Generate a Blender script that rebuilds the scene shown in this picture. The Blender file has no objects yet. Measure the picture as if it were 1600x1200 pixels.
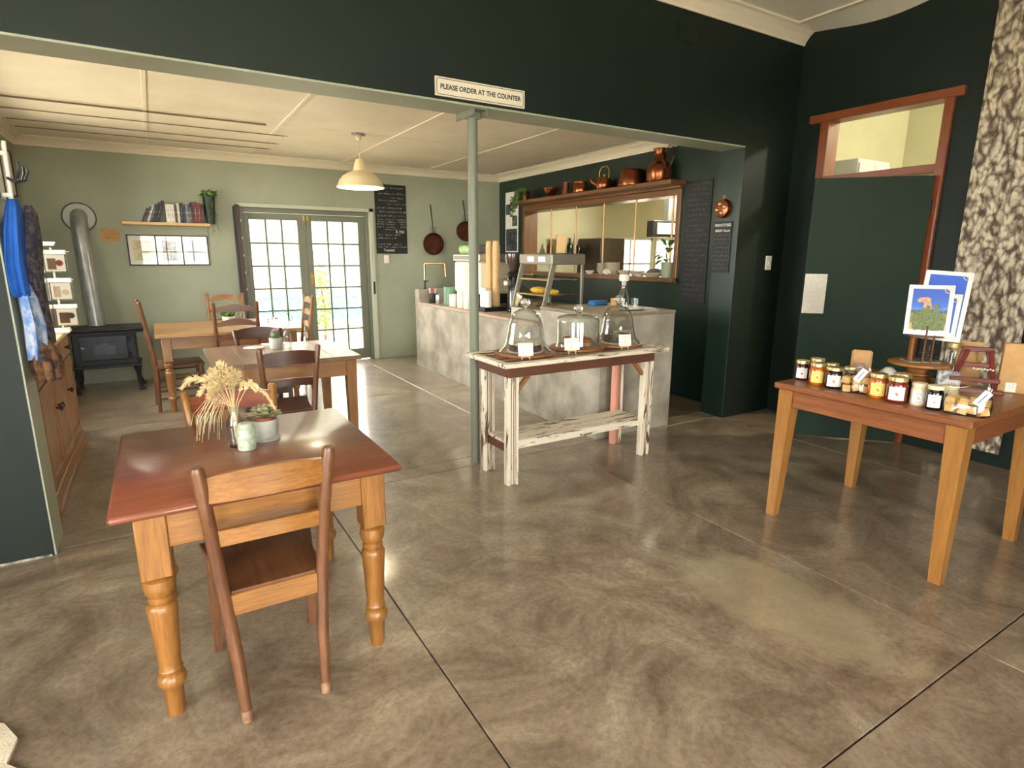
import bpy, bmesh, math, random
from math import sin, cos, pi, radians, sqrt, atan2
from mathutils import Vector, Matrix, Euler
random.seed(7)
SC = bpy.context.scene
COL = SC.collection

# ------------------------------------------------------------------ camera
CAM_H, FPX, YAW, PITCH, ROLL = 1.55, 903.3, .54634, .21892, -.00497
cd = bpy.data.cameras.new('camera'); cam = bpy.data.objects.new('camera', cd); COL.objects.link(cam)
cd.sensor_fit = 'HORIZONTAL'; cd.sensor_width = 36; cd.lens = FPX / 1600 * 36; cd.clip_start = .02; cd.clip_end = 300
_f = Vector((sin(YAW) * cos(PITCH), cos(YAW) * cos(PITCH), -sin(PITCH)))
_r = Vector((cos(YAW), -sin(YAW), 0)); _d = _f.cross(_r)
_r2 = _r * cos(ROLL) + _d * sin(ROLL); _d2 = -_r * sin(ROLL) + _d * cos(ROLL)
cam.matrix_world = Matrix(((_r2.x, -_d2.x, -_f.x, 0), (_r2.y, -_d2.y, -_f.y, 0), (_r2.z, -_d2.z, -_f.z, CAM_H), (0, 0, 0, 1)))
SC.camera = cam

# ------------------------------------------------------------------ sky, sun, exposure
W = bpy.data.worlds.new('world'); SC.world = W; W.use_nodes = True
bg = W.node_tree.nodes['Background']; bg.inputs[0].default_value = (1, .97, .92, 1); bg.inputs[1].default_value = 13.0
def lamp(name, kind, loc, energy, color=(1, 1, 1), rot=(0, 0, 0), **kw):
    d = bpy.data.lights.new(name, kind); d.energy = energy; d.color = color
    for k, v in kw.items(): setattr(d, k, v)
    o = bpy.data.objects.new(name, d); o.location = loc; o.rotation_euler = rot; COL.objects.link(o); return o
lamp('sun', 'SUN', (0, 30, 30), 18, (1, .95, .86), (radians(-3), radians(38), 0), angle=radians(.6))
def portal(loc, rot, sx, sy):
    o = lamp('daylight_portal', 'AREA', loc, 1, rot=rot, shape='RECTANGLE', size=sx, size_y=sy); o.data.cycles.is_portal = True; return o
VS = SC.view_settings
VS.view_transform = 'Standard'; VS.look = 'None'; VS.gamma = 1; VS.exposure = 0.68; VS.use_curve_mapping = False
SC.cycles.max_bounces = 10; SC.cycles.diffuse_bounces = 5; SC.cycles.transparent_max_bounces = 24; SC.cycles.sample_clamp_indirect = 6

# ------------------------------------------------------------------ materials
def S(r, g, b):
    f = lambda c: (c / 255) / 12.92 if c / 255 <= .04045 else ((c / 255 + .055) / 1.055) ** 2.4
    return (f(r), f(g), f(b), 1)
MATS = {}
def newmat(name):
    m = bpy.data.materials.new(name); m.use_nodes = True; MATS[name] = m
    nt = m.node_tree; return m, nt, nt.nodes['Principled BSDF']
def nd(nt, t, **kw):
    n = nt.nodes.new(t)
    for k, v in kw.items():
        if k.startswith('i_'):
            key = k[2:]; n.inputs[int(key) if key.isdigit() else key].default_value = v
        else: setattr(n, k, v)
    return n
def ramp(nt, stops):
    n = nt.nodes.new('ShaderNodeValToRGB'); e = n.color_ramp.elements
    while len(e) > 1: e.remove(e[-1])
    for i, (p, c) in enumerate(stops):
        x = e[0] if i == 0 else e.new(p)
        x.position = p; x.color = c if len(c) == 4 else (*c, 1)
    return n
def mat(name, c, rough=.5, metal=0, c2=None, vscale=6, bump=0, bscale=80, coat=0, spec=.5, stretch=None, world=False, lo=.35, hi=.65, emit=0, detail=4):
    if name in MATS: return MATS[name]
    m, nt, p = newmat(name); L = nt.links.new
    p.inputs['Base Color'].default_value = c; p.inputs['Roughness'].default_value = rough; p.inputs['Metallic'].default_value = metal
    p.inputs['Coat Weight'].default_value = coat; p.inputs['Coat Roughness'].default_value = .15; p.inputs['Specular IOR Level'].default_value = spec
    if emit: p.inputs['Emission Color'].default_value = c; p.inputs['Emission Strength'].default_value = emit
    if c2 or bump:
        if world: co = nd(nt, 'ShaderNodeNewGeometry').outputs['Position']
        else: co = nd(nt, 'ShaderNodeTexCoord').outputs['Object']
        if stretch:
            mp = nd(nt, 'ShaderNodeMapping'); mp.inputs['Scale'].default_value = stretch; L(co, mp.inputs[0]); co = mp.outputs[0]
    if c2:
        n = nd(nt, 'ShaderNodeTexNoise', i_Scale=vscale, i_Detail=detail, i_Roughness=.6); L(co, n.inputs['Vector'])
        r = ramp(nt, [(lo, c), (hi, c2)]); L(n.outputs['Fac'], r.inputs[0]); L(r.outputs[0], p.inputs['Base Color'])
    if bump:
        n = nd(nt, 'ShaderNodeTexNoise', i_Scale=bscale, i_Detail=3); L(co, n.inputs['Vector'])
        b = nd(nt, 'ShaderNodeBump', i_Strength=bump, i_Distance=.01); L(n.outputs['Fac'], b.inputs['Height']); L(b.outputs[0], p.inputs['Normal'])
    return m
def wood(name, c1, c2, axis='x', scale=14, rough=.38, coat=.25, c3=None, knots=0):
    if name in MATS: return MATS[name]
    m, nt, p = newmat(name); L = nt.links.new
    tc = nd(nt, 'ShaderNodeTexCoord'); oi = nd(nt, 'ShaderNodeObjectInfo')
    ml = nd(nt, 'ShaderNodeVectorMath', operation='SCALE', i_Scale=7.3); cx = nd(nt, 'ShaderNodeCombineXYZ')
    for i in range(3): L(oi.outputs['Random'], cx.inputs[i])
    L(cx.outputs[0], ml.inputs[0]); ad = nd(nt, 'ShaderNodeVectorMath', operation='ADD'); L(tc.outputs['Object'], ad.inputs[0]); L(ml.outputs[0], ad.inputs[1])
    mp = nd(nt, 'ShaderNodeMapping'); s = [1, 1, 1]; s['xyz'.index(axis)] = .07; mp.inputs['Scale'].default_value = s; L(ad.outputs[0], mp.inputs[0])
    n1 = nd(nt, 'ShaderNodeTexNoise', i_Scale=scale, i_Detail=5, i_Roughness=.55, i_Distortion=1.2); L(mp.outputs[0], n1.inputs['Vector'])
    n2 = nd(nt, 'ShaderNodeTexNoise', i_Scale=scale * 9, i_Detail=3, i_Roughness=.7); L(mp.outputs[0], n2.inputs['Vector'])
    mx = nd(nt, 'ShaderNodeMath', operation='MULTIPLY_ADD', i_1=.55); L(n2.outputs['Fac'], mx.inputs[0])
    m2 = nd(nt, 'ShaderNodeMath', operation='MULTIPLY', i_1=.55); L(n1.outputs['Fac'], m2.inputs[0]); L(m2.outputs[0], mx.inputs[2])
    st = [(.34, c1), (.72, c2)] if not c3 else [(.30, c3), (.42, c1), (.74, c2)]
    r = ramp(nt, st); L(mx.outputs[0], r.inputs[0]); out = r.outputs[0]
    if knots:
        v = nd(nt, 'ShaderNodeTexVoronoi', i_Scale=knots); L(ad.outputs[0], v.inputs['Vector'])
        kr = ramp(nt, [(.05, (.25, .25, .25, 1)), (.11, (1, 1, 1, 1))]); L(v.outputs['Distance'], kr.inputs[0])
        mm = nd(nt, 'ShaderNodeMix', data_type='RGBA', blend_type='MULTIPLY'); mm.inputs['Factor'].default_value = 1
        L(out, mm.inputs['A']); L(kr.outputs[0], mm.inputs['B']); out = mm.outputs['Result']
    L(out, p.inputs['Base Color'])
    b = nd(nt, 'ShaderNodeBump', i_Strength=.12, i_Distance=.004); L(mx.outputs[0], b.inputs['Height']); L(b.outputs[0], p.inputs['Normal'])
    p.inputs['Roughness'].default_value = rough; p.inputs['Coat Weight'].default_value = coat; p.inputs['Coat Roughness'].default_value = .18
    return m
def woods(base, c1, c2, **kw):
    return {a: wood(base + '_' + a, c1, c2, a, **kw) for a in 'xyz'}
def glass(name, tint=(1, 1, 1, 1), ior=1.5, rough=.02, boost=1.0):
    m, nt, p = newmat(name); L = nt.links.new; nt.nodes.remove(p)
    t = nd(nt, 'ShaderNodeBsdfTransparent', i_Color=tint); g = nd(nt, 'ShaderNodeBsdfGlossy', i_Roughness=rough); f = nd(nt, 'ShaderNodeLayerWeight', i_Blend=.5)
    q = nd(nt, 'ShaderNodeMath', operation='POWER', i_1=2.4); L(f.outputs['Facing'], q.inputs[0])
    k = nd(nt, 'ShaderNodeMath', operation='MULTIPLY_ADD', i_1=.55 * boost, i_2=((ior - 1) / (ior + 1)) ** 2 * boost, use_clamp=True); L(q.outputs[0], k.inputs[0])
    x = nd(nt, 'ShaderNodeMixShader'); L(k.outputs[0], x.inputs[0]); L(t.outputs[0], x.inputs[1]); L(g.outputs[0], x.inputs[2])
    L(x.outputs[0], nt.nodes['Material Output'].inputs[0]); return m
def distressed(name, paint, bare, axis='z', amount=.5):
    m, nt, p = newmat(name); L = nt.links.new
    tc = nd(nt, 'ShaderNodeTexCoord'); mp = nd(nt, 'ShaderNodeMapping'); s = [1, 1, 1]; s['xyz'.index(axis)] = .12; mp.inputs['Scale'].default_value = s
    L(tc.outputs['Object'], mp.inputs[0])
    n = nd(nt, 'ShaderNodeTexNoise', i_Scale=26, i_Detail=7, i_Roughness=.68, i_Distortion=.8); L(mp.outputs[0], n.inputs['Vector'])
    r = ramp(nt, [(amount - .03, bare), (amount + .02, paint)]); L(n.outputs['Fac'], r.inputs[0]); L(r.outputs[0], p.inputs['Base Color'])
    b = nd(nt, 'ShaderNodeBump', i_Strength=.35, i_Distance=.003); L(r.outputs[0], b.inputs['Height']); L(b.outputs[0], p.inputs['Normal'])
    p.inputs['Roughness'].default_value = .6; return m

SAGE = mat('sage_plaster', S(152, 158, 138), .55, c2=S(162, 168, 149), vscale=1.6, bump=.12, bscale=30)
SAGEP = mat('sage_gloss', S(112, 117, 102), .42)
GREEN = mat('dark_green_paint', S(13, 26, 20), .55, c2=S(15, 29, 22), vscale=2, bump=.08, bscale=25, spec=.35)
GREENS = mat('dark_green_satin', S(24, 42, 35), .3, c2=S(28, 48, 40), vscale=3, bump=.08, bscale=25, spec=.6)
DOORG = mat('door_green', S(34, 50, 39), .6, c2=S(37, 54, 42), vscale=2, spec=.2)
CEIL = mat('ceiling_cream', S(230, 221, 202), .7, c2=S(221, 211, 191), vscale=2.2, bump=.05, bscale=20)
CEILW = mat('ceiling_white', S(232, 227, 214), .6)
TRIMW = mat('cornice_white', S(226, 216, 196), .55)
KITW = mat('kitchen_cream', S(204, 200, 166), .6, c2=S(196, 191, 156), vscale=3)
WHITE = mat('white_paint', S(232, 230, 222), .4)
PAPER = mat('white_paper', S(236, 234, 228), .7)
BLACK = mat('black_plain', S(22, 22, 23), .45)
IRON = mat('cast_iron', S(34, 36, 40), .42, metal=.35, c2=S(48, 50, 54), vscale=18, bump=.2, bscale=120)
GALV = mat('galvanised', S(178, 182, 184), .3, metal=.55, c2=S(150, 156, 160), vscale=5, bump=.05, bscale=15)
STEEL = mat('steel', S(190, 190, 186), .3, metal=.8)
COPPER = mat('copper', S(156, 92, 58), .25, metal=.92, c2=S(118, 66, 40), vscale=9)
COPPERD = mat('dark_copper', S(104, 58, 40), .35, metal=.7, c2=S(72, 40, 30), vscale=8)
BRASS = mat('brass', S(196, 160, 92), .3, metal=.9)
CHALKB = mat('blackboard', S(26, 26, 30), .6, c2=S(36, 36, 40), vscale=7)
CHALK = mat('chalk', S(205, 203, 196), .9)
CHALKD = mat('chalk_faint', S(112, 112, 108), .9)
GLASS = glass('clear_glass', (.975, .985, .98, 1), 1.5, .01, 1.7)
SOLID = mat('solid_glass', (1, 1, 1, 1), .0); SOLID.node_tree.nodes['Principled BSDF'].inputs['Transmission Weight'].default_value = 1; SOLID.node_tree.nodes['Principled BSDF'].inputs['IOR'].default_value = 1.5
PANE = glass('window_glass', (.98, .99, .985, 1), 1.35, .01)
CELLO = glass('cellophane', (.96, .96, .94, 1), 1.5, .10, 2.4)
TERRA = mat('terracotta', S(150, 78, 52), .7, c2=S(128, 64, 44), vscale=14)
GREYPOT = mat('whitewashed_pot', S(196, 196, 188), .75, c2=S(160, 162, 156), vscale=10, bump=.1, bscale=60)
LEAFG = mat('leaf_green', S(62, 104, 44), .45, c2=S(90, 132, 60), vscale=20)
LEAFY = mat('leaf_yellow_green', S(128, 150, 60), .55, c2=S(90, 124, 48), vscale=6)
SUCC = mat('succulent', S(140, 164, 108), .45, c2=S(204, 186, 158), vscale=30)
STRAW = mat('dried_straw', S(226, 206, 160), .8, c2=S(206, 182, 134), vscale=40)
KRAFT = mat('kraft_card', S(196, 156, 104), .75, c2=S(186, 144, 94), vscale=20)
INK = mat('ink', S(30, 32, 34), .6)
PINE = woods('pine', S(122, 78, 32), S(164, 112, 52), scale=16, c3=S(90, 54, 24), knots=5)
PINEK = woods('pine_knotty', S(134, 88, 38), S(170, 120, 58), scale=12, knots=4.2)
REDW = woods('red_varnish', S(112, 60, 42), S(140, 80, 56), scale=12, rough=.32, coat=.5, c3=S(84, 44, 32))
OAK = woods('old_oak', S(88, 55, 34), S(120, 77, 45), scale=18, c3=S(54, 34, 23))
DARKW = woods('dark_chair', S(58, 32, 22), S(86, 50, 32), scale=12)
CABW = woods('cabinet_pine', S(122, 82, 46), S(160, 114, 68), scale=12)
KIAAT = woods('jarrah', S(116, 66, 36), S(152, 94, 54), scale=12, c3=S(88, 48, 28), rough=.42, coat=.15)
FRAMEW = woods('window_frame_wood', S(94, 62, 36), S(126, 86, 52), scale=12)
DOORW = woods('door_frame_wood', S(112, 56, 28), S(140, 74, 40), scale=12)
PALEW = woods('pale_wood', S(206, 170, 118), S(222, 190, 140), scale=10, rough=.55, coat=0)
DPW = {a: distressed('chipped_white_' + a, S(222, 211, 190), S(84, 54, 34), a, .43) for a in 'xz'}
DPP = distressed('chipped_pink', S(206, 148, 126), S(110, 66, 46), 'z', .36)
DPT = distressed('worn_board', S(196, 176, 142), S(98, 60, 36), 'x', .55)

def floor_mat():
    m, nt, p = newmat('polished_concrete'); L = nt.links.new
    g = nd(nt, 'ShaderNodeNewGeometry'); oi = nd(nt, 'ShaderNodeObjectInfo'); pos = g.outputs['Position']
    w1 = nd(nt, 'ShaderNodeTexNoise', i_Scale=.8, i_Detail=2, i_Roughness=.5); L(pos, w1.inputs['Vector'])
    sc = nd(nt, 'ShaderNodeVectorMath', operation='SCALE', i_Scale=2.6); L(w1.outputs['Color'], sc.inputs[0])
    ad = nd(nt, 'ShaderNodeVectorMath', operation='ADD'); L(pos, ad.inputs[0]); L(sc.outputs[0], ad.inputs[1])
    rn = nd(nt, 'ShaderNodeCombineXYZ'); L(oi.outputs['Random'], rn.inputs[2])
    a2 = nd(nt, 'ShaderNodeVectorMath', operation='ADD'); L(ad.outputs[0], a2.inputs[0]); L(rn.outputs[0], a2.inputs[1])
    n1 = nd(nt, 'ShaderNodeTexNoise', i_Scale=2.6, i_Detail=12, i_Roughness=.74); L(a2.outputs[0], n1.inputs['Vector'])
    r1 = ramp(nt, [(.28, S(94, 80, 66)), (.41, S(118, 103, 87)), (.50, S(137, 121, 104)), (.59, S(152, 138, 119)), (.74, S(180, 168, 148))]); L(n1.outputs['Fac'], r1.inputs[0])
    n2 = nd(nt, 'ShaderNodeTexNoise', i_Scale=.55, i_Detail=4, i_Roughness=.6); L(pos, n2.inputs['Vector'])
    r2 = ramp(nt, [(.36, (.90, .89, .88, 1)), (.64, (1.14, 1.14, 1.13, 1))]); L(n2.outputs['Fac'], r2.inputs[0])
    mx = nd(nt, 'ShaderNodeMix', data_type='RGBA', blend_type='MULTIPLY'); mx.inputs['Factor'].default_value = 1
    L(r1.outputs[0], mx.inputs['A']); L(r2.outputs[0], mx.inputs['B'])
    n4 = nd(nt, 'ShaderNodeTexNoise', i_Scale=38, i_Detail=6, i_Roughness=.75); L(pos, n4.inputs['Vector'])
    r4 = ramp(nt, [(.36, (.74, .72, .69, 1)), (.58, (1.07, 1.06, 1.05, 1))]); L(n4.outputs['Fac'], r4.inputs[0])
    m4 = nd(nt, 'ShaderNodeMix', data_type='RGBA', blend_type='MULTIPLY'); m4.inputs['Factor'].default_value = 1
    L(mx.outputs['Result'], m4.inputs['A']); L(r4.outputs[0], m4.inputs['B'])
    # worn pale patch with ragged edges where the polish has gone
    sep = nd(nt, 'ShaderNodeSeparateXYZ'); wn = nd(nt, 'ShaderNodeTexNoise', i_Scale=4, i_Detail=6, i_Roughness=.7); L(pos, wn.inputs['Vector'])
    L(pos, sep.inputs[0])
    def mth(op, a, b=None):
        n = nd(nt, 'ShaderNodeMath', operation=op)
        for i, v in enumerate((a, b)):
            if v is None: continue
            if isinstance(v, (int, float)): n.inputs[i].default_value = v
            else: L(v, n.inputs[i])
        return n.outputs[0]
    dx = mth('DIVIDE', mth('SUBTRACT', sep.outputs[0], 2.30), .30); dy = mth('DIVIDE', mth('SUBTRACT', sep.outputs[1], 1.40), .62)
    d2 = mth('ADD', mth('MULTIPLY', dx, dx), mth('MULTIPLY', dy, dy)); d3 = mth('ADD', d2, mth('MULTIPLY', mth('SUBTRACT', wn.outputs['Fac'], .5), 2.6))
    pr = ramp(nt, [(.55, (1, 1, 1, 1)), (1.0, (0, 0, 0, 1))]); L(d3, pr.inputs[0])
    m5 = nd(nt, 'ShaderNodeMix', data_type='RGBA'); m5.inputs['B'].default_value = S(168, 154, 124)
    fm = mth('MULTIPLY', pr.outputs[0], .5); L(fm, m5.inputs['Factor']); L(m4.outputs['Result'], m5.inputs['A'])
    L(m5.outputs['Result'], p.inputs['Base Color'])
    rr = ramp(nt, [(.3, (.30, .30, .30, 1)), (.7, (.46, .46, .46, 1))]); L(n1.outputs['Fac'], rr.inputs[0]); L(rr.outputs[0], p.inputs['Roughness'])
    b = nd(nt, 'ShaderNodeBump', i_Strength=.06, i_Distance=.01); L(n1.outputs['Fac'], b.inputs['Height']); L(b.outputs[0], p.inputs['Normal'])
    p.inputs['Coat Weight'].default_value = .65; p.inputs['Coat Roughness'].default_value = .11; p.inputs['Coat IOR'].default_value = 1.55; return m
FLOOR = floor_mat()
JOINT = mat('joint_dark', S(64, 54, 42), .8)
CONC = mat('screed_concrete', S(136, 129, 116), .6, c2=S(184, 177, 164), vscale=3.2, bump=.12, bscale=14, detail=9, lo=.36, hi=.68)
CONCT = mat('counter_concrete_top', S(128, 116, 98), .4, c2=S(150, 138, 118), vscale=4, detail=7)

# ------------------------------------------------------------------ mesh helpers
class B:
    def __init__(s): s.v = []; s.f = []
    def add(s, vs, fs, M=None):
        n = len(s.v); s.v += [tuple(M @ Vector(q)) if M else tuple(q) for q in vs]; s.f += [tuple(i + n for i in f) for f in fs]; return s
    def box(s, x0, x1, y0, y1, z0, z1, c=0, M=None):
        cx, cy, cz = (x0 + x1) / 2, (y0 + y1) / 2, (z0 + z1) / 2; h = (abs(x1 - x0) / 2, abs(y1 - y0) / 2, abs(z1 - z0) / 2)
        if c <= 0:
            vs = [(cx + a * h[0], cy + b * h[1], cz + d * h[2]) for a in (-1, 1) for b in (-1, 1) for d in (-1, 1)]
            return s.add(vs, [(0, 1, 3, 2), (4, 6, 7, 5), (0, 4, 5, 1), (2, 3, 7, 6), (0, 2, 6, 4), (1, 5, 7, 3)], M)
        c = min(c, min(h) * .9); vs = []; idx = {}
        for a in (-1, 1):
            for b in (-1, 1):
                for d in (-1, 1):
                    sg = (a, b, d)
                    for k in range(3):
                        q = [sg[i] * (h[i] - (0 if i == k else c)) for i in range(3)]
                        idx[(sg, k)] = len(vs); vs.append((cx + q[0], cy + q[1], cz + q[2]))
        fs = []
        for k in range(3):
            i, j = [q for q in range(3) if q != k]
            for sgn in (-1, 1):
                def cor(a, b): q = [0, 0, 0]; q[k] = sgn; q[i] = a; q[j] = b; return tuple(q)
                fs.append(tuple(idx[(cor(*t), k)] for t in ((-1, -1), (1, -1), (1, 1), (-1, 1))))
            for a in (-1, 1):
                for b in (-1, 1):
                    def e(t): q = [0, 0, 0]; q[k] = t; q[i] = a; q[j] = b; return tuple(q)
                    fs.append((idx[(e(-1), i)], idx[(e(1), i)], idx[(e(1), j)], idx[(e(-1), j)]))
        for a in (-1, 1):
            for b in (-1, 1):
                for d in (-1, 1): fs.append(tuple(idx[((a, b, d), k)] for k in range(3)))
        return s.add(vs, fs, M)
    def obox(s, c, size, rot=(0, 0, 0), ch=0):
        M = Matrix.Translation(c) @ Euler(rot).to_matrix().to_4x4(); a, b, d = [q / 2 for q in size]
        return s.box(-a, a, -b, b, -d, d, ch, M)
    def tube(s, pts, r, n=8, cap=True, flat=1.0):
        pts = [Vector(q) for q in pts]; R = r if isinstance(r, (list, tuple)) else [r] * len(pts); base = len(s.v); up = None
        for i, q in enumerate(pts):
            t = (pts[min(i + 1, len(pts) - 1)] - pts[max(i - 1, 0)]).normalized()
            if up is None: up = Vector((0, 0, 1)) if abs(t.z) < .9 else Vector((1, 0, 0))
            a = (up - t * up.dot(t)).normalized(); b = t.cross(a); up = a
            for k in range(n):
                an = 2 * pi * k / n; s.v.append(tuple(q + (a * cos(an) + b * sin(an) * flat) * R[i]))
        for i in range(len(pts) - 1):
            for k in range(n):
                k2 = (k + 1) % n; s.f.append((base + i * n + k, base + i * n + k2, base + (i + 1) * n + k2, base + (i + 1) * n + k))
        if cap:
            s.f.append(tuple(base + k for k in range(n))[::-1]); s.f.append(tuple(base + (len(pts) - 1) * n + k for k in range(n)))
        return s
    def lathe(s, prof, n=20, c=(0, 0, 0), a0=0, a1=2 * pi, M=None, cap=True):
        full = abs(a1 - a0 - 2 * pi) < 1e-6; m = n if full else n + 1; vs = []; fs = []
        for r, z in prof:
            for k in range(m):
                an = a0 + (a1 - a0) * k / n; vs.append((c[0] + r * cos(an), c[1] + r * sin(an), c[2] + z))
        for i in range(len(prof) - 1):
            for k in range(n):
                k2 = (k + 1) % m; fs.append((i * m + k, i * m + k2, (i + 1) * m + k2, (i + 1) * m + k))
        if full and cap:
            if prof[0][0] > 1e-5: fs.append(tuple(range(m))[::-1])
            if prof[-1][0] > 1e-5: fs.append(tuple((len(prof) - 1) * m + k for k in range(m)))
        return s.add(vs, fs, M)
    def prism(s, poly, d0, d1, plane='xz', M=None):
        n = len(poly)
        def P(a, b, d): return {'xz': (a, d, b), 'xy': (a, b, d), 'yz': (d, a, b)}[plane]
        vs = [P(a, b, d0) for a, b in poly] + [P(a, b, d1) for a, b in poly]
        fs = [tuple(range(n))[::-1], tuple(range(n, 2 * n))] + [(i, (i + 1) % n, n + (i + 1) % n, n + i) for i in range(n)]
        return s.add(vs, fs, M)
    def ball(s, c, r, nu=12, nv=8, M=None):
        r = r if isinstance(r, (tuple, list)) else (r, r, r); prof = []
        vs = []; fs = []
        for j in range(nv + 1):
            t = -pi / 2 + pi * j / nv
            for k in range(nu): a = 2 * pi * k / nu; vs.append((c[0] + r[0] * cos(t) * cos(a), c[1] + r[1] * cos(t) * sin(a), c[2] + r[2] * sin(t)))
        for j in range(nv):
            for k in range(nu): k2 = (k + 1) % nu; fs.append((j * nu + k, j * nu + k2, (j + 1) * nu + k2, (j + 1) * nu + k))
        return s.add(vs, fs, M)
    def quad(s, a, b, c, d): return s.add([a, b, c, d], [(0, 1, 2, 3)])
    def build(s, name, m, parent=None, smooth=False, loc=(0, 0, 0), rot=(0, 0, 0), ang=38):
        bm = bmesh.new(); vv = [bm.verts.new(q) for q in s.v]
        for f in s.f:
            try: bm.faces.new([vv[i] for i in f])
            except ValueError: pass
        bmesh.ops.remove_doubles(bm, verts=bm.verts, dist=1e-5)
        bmesh.ops.recalc_face_normals(bm, faces=bm.faces)
        me = bpy.data.meshes.new(name); bm.to_mesh(me); bm.free()
        if smooth:
            me.polygons.foreach_set('use_smooth', [True] * len(me.polygons)); me.set_sharp_from_angle(angle=radians(ang))
        me.materials.append(m); o = bpy.data.objects.new(name, me); COL.objects.link(o); o.location = loc; o.rotation_euler = rot
        if parent: o.parent = parent
        return o
def wallgrid(b, axis, a0, a1, z0, z1, t0, t1, holes=()):
    A = sorted({a0, a1, *[h[0] for h in holes], *[h[1] for h in holes]}); Z = sorted({z0, z1, *[h[2] for h in holes], *[h[3] for h in holes]})
    for i in range(len(A) - 1):
        for j in range(len(Z) - 1):
            ca, cz = (A[i] + A[i + 1]) / 2, (Z[j] + Z[j + 1]) / 2
            if any(h[0] < ca < h[1] and h[2] < cz < h[3] for h in holes): continue
            if axis == 'x': b.box(A[i], A[i + 1], t0, t1, Z[j], Z[j + 1])
            else: b.box(t0, t1, A[i], A[i + 1], Z[j], Z[j + 1])
    return b
def tag(o, label=None, cat=None, group=None, kind=None):
    for k, v in (('label', label), ('category', cat), ('group', group), ('kind', kind)):
        if v: o[k] = v
    return o
def thing(name, label, cat, loc=(0, 0, 0), rz=0, group=None, rot=None):
    o = bpy.data.objects.new(name, None); COL.objects.link(o); o.location = loc; o.rotation_euler = rot or (0, 0, rz); o.empty_display_size = .1
    return tag(o, label, cat, group)
def struct(o, label, cat): return tag(o, label, cat, None, 'structure')
def copy_tree(o, parent=None):
    c = o.copy(); COL.objects.link(c); c.parent = parent
    for ch in o.children: copy_tree(ch, c)
    return c
def text(s, size, m, parent, loc, rot, name='lettering', align='CENTER', ext=.0008, sx=1):
    cu = bpy.data.curves.new(name, 'FONT'); cu.body = s; cu.size = size; cu.align_x = align; cu.align_y = 'CENTER'; cu.extrude = ext; cu.resolution_u = 3; cu.offset = size * .022
    o = bpy.data.objects.new(name, cu); COL.objects.link(o); bpy.context.view_layer.update()
    me = bpy.data.meshes.new_from_object(o.evaluated_get(bpy.context.evaluated_depsgraph_get())); bpy.data.objects.remove(o); me.name = name; me.materials.clear(); me.materials.append(m)
    o = bpy.data.objects.new(name, me); COL.objects.link(o); o.parent = parent; o.location = loc; o.rotation_euler = rot; o.scale = (sx, 1, 1); return o
def scribble(b, x0, x1, z, h, y=0, seed=0, w=.0035):
    rn = random.Random(seed); x = x0
    while x < x1:
        if rn.random() < .14: x += h * .8; continue
        pts = [(x + rn.uniform(0, h * .6), z + rn.uniform(-h / 2, h / 2)) for _ in range(rn.choice((3, 4)))]
        for (a, c), (d, e) in zip(pts, pts[1:]):
            L = math.hypot(d - a, e - c) + 1e-6; nx, nz = -(e - c) / L * w / 2, (d - a) / L * w / 2
            b.quad((a + nx, y, c + nz), (d + nx, y, e + nz), (d - nx, y, e - nz), (a - nx, y, c - nz))
        x += h * .85
    return b

# ================================================================== THE SETTING
XL, XW, YF, YF2, YB, XR, XBL = -3.5, 5.305, 3.61, 3.87, 8.53, 4.93, -1.17
ZF, ZB, ZH = 3.55, 2.80, 2.51
# floor: dark joint bed with separate concrete panels
fl = struct(B().box(XL - .2, 10.2, -2.8, 8.9, -.14, -.012).build('floor', JOINT), 'polished brown-grey concrete floor scored into large panels', 'floor')
def slabs(xs, ys):
    for i in range(len(xs) - 1):
        for j in range(len(ys) - 1):
            B().box(xs[i] + .003, xs[i + 1] - .003, ys[j] + .003, ys[j + 1] - .003, -.03, 0, .0025).build('slab', FLOOR, fl)
slabs([XL, -1.13, .775, 2.68, 4.60, XW + .12], [-2.6, -1.4, .775, 3.68])
slabs([XL, -1.13, .775, 2.68, 4.60, XW + .12], [3.68, 3.865])
slabs([XBL - .1, .63, 2.55, 4.47, XR + .2], [3.865, 6.2, YB + .12])
B().box(XW + .125, 10, .6, 3.86, -.03, 0).build('slab', FLOOR, fl); B().box(XR + .205, 10, 3.87, 8.8, -.03, 0).build('slab', FLOOR, fl)

# dividing wall with the wide opening
wf = struct(wallgrid(B(), 'x', XL - .15, XW + .12, 0, ZF, YF, YF2, [(-.61, 4.62, 0, ZH)]).build('wall_divider', GREEN), 'dark green dividing wall with a wide opening to the cafe', 'wall')
B().box(-.612, -.602, YF + .003, YF2 + .006, 0, ZH, .001).build('jamb_lining', SAGE, wf)
B().box(-.612, 4.62, YF + .003, YF2 + .006, ZH - .012, ZH + .001, .001).build('soffit_lining', SAGE, wf)
B().box(4.612, 4.624, YF + .003, YF2 + .006, 0, ZH - .012, .001).build('jamb_lining', GREENS, wf)
B().box(XBL, -.612, YF2, YF2 + .008, 0, ZB).build('plaster_back', SAGE, wf); B().box(-.612, 4.624, YF2, YF2 + .008, ZH, ZB).build('plaster_back', SAGE, wf)
B().box(XL, -.62, YF - .004, YF, .0, .012).build('worn_edge', mat('worn_plaster', S(176, 166, 150), .8, c2=S(70, 80, 70), vscale=30), wf)
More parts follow.
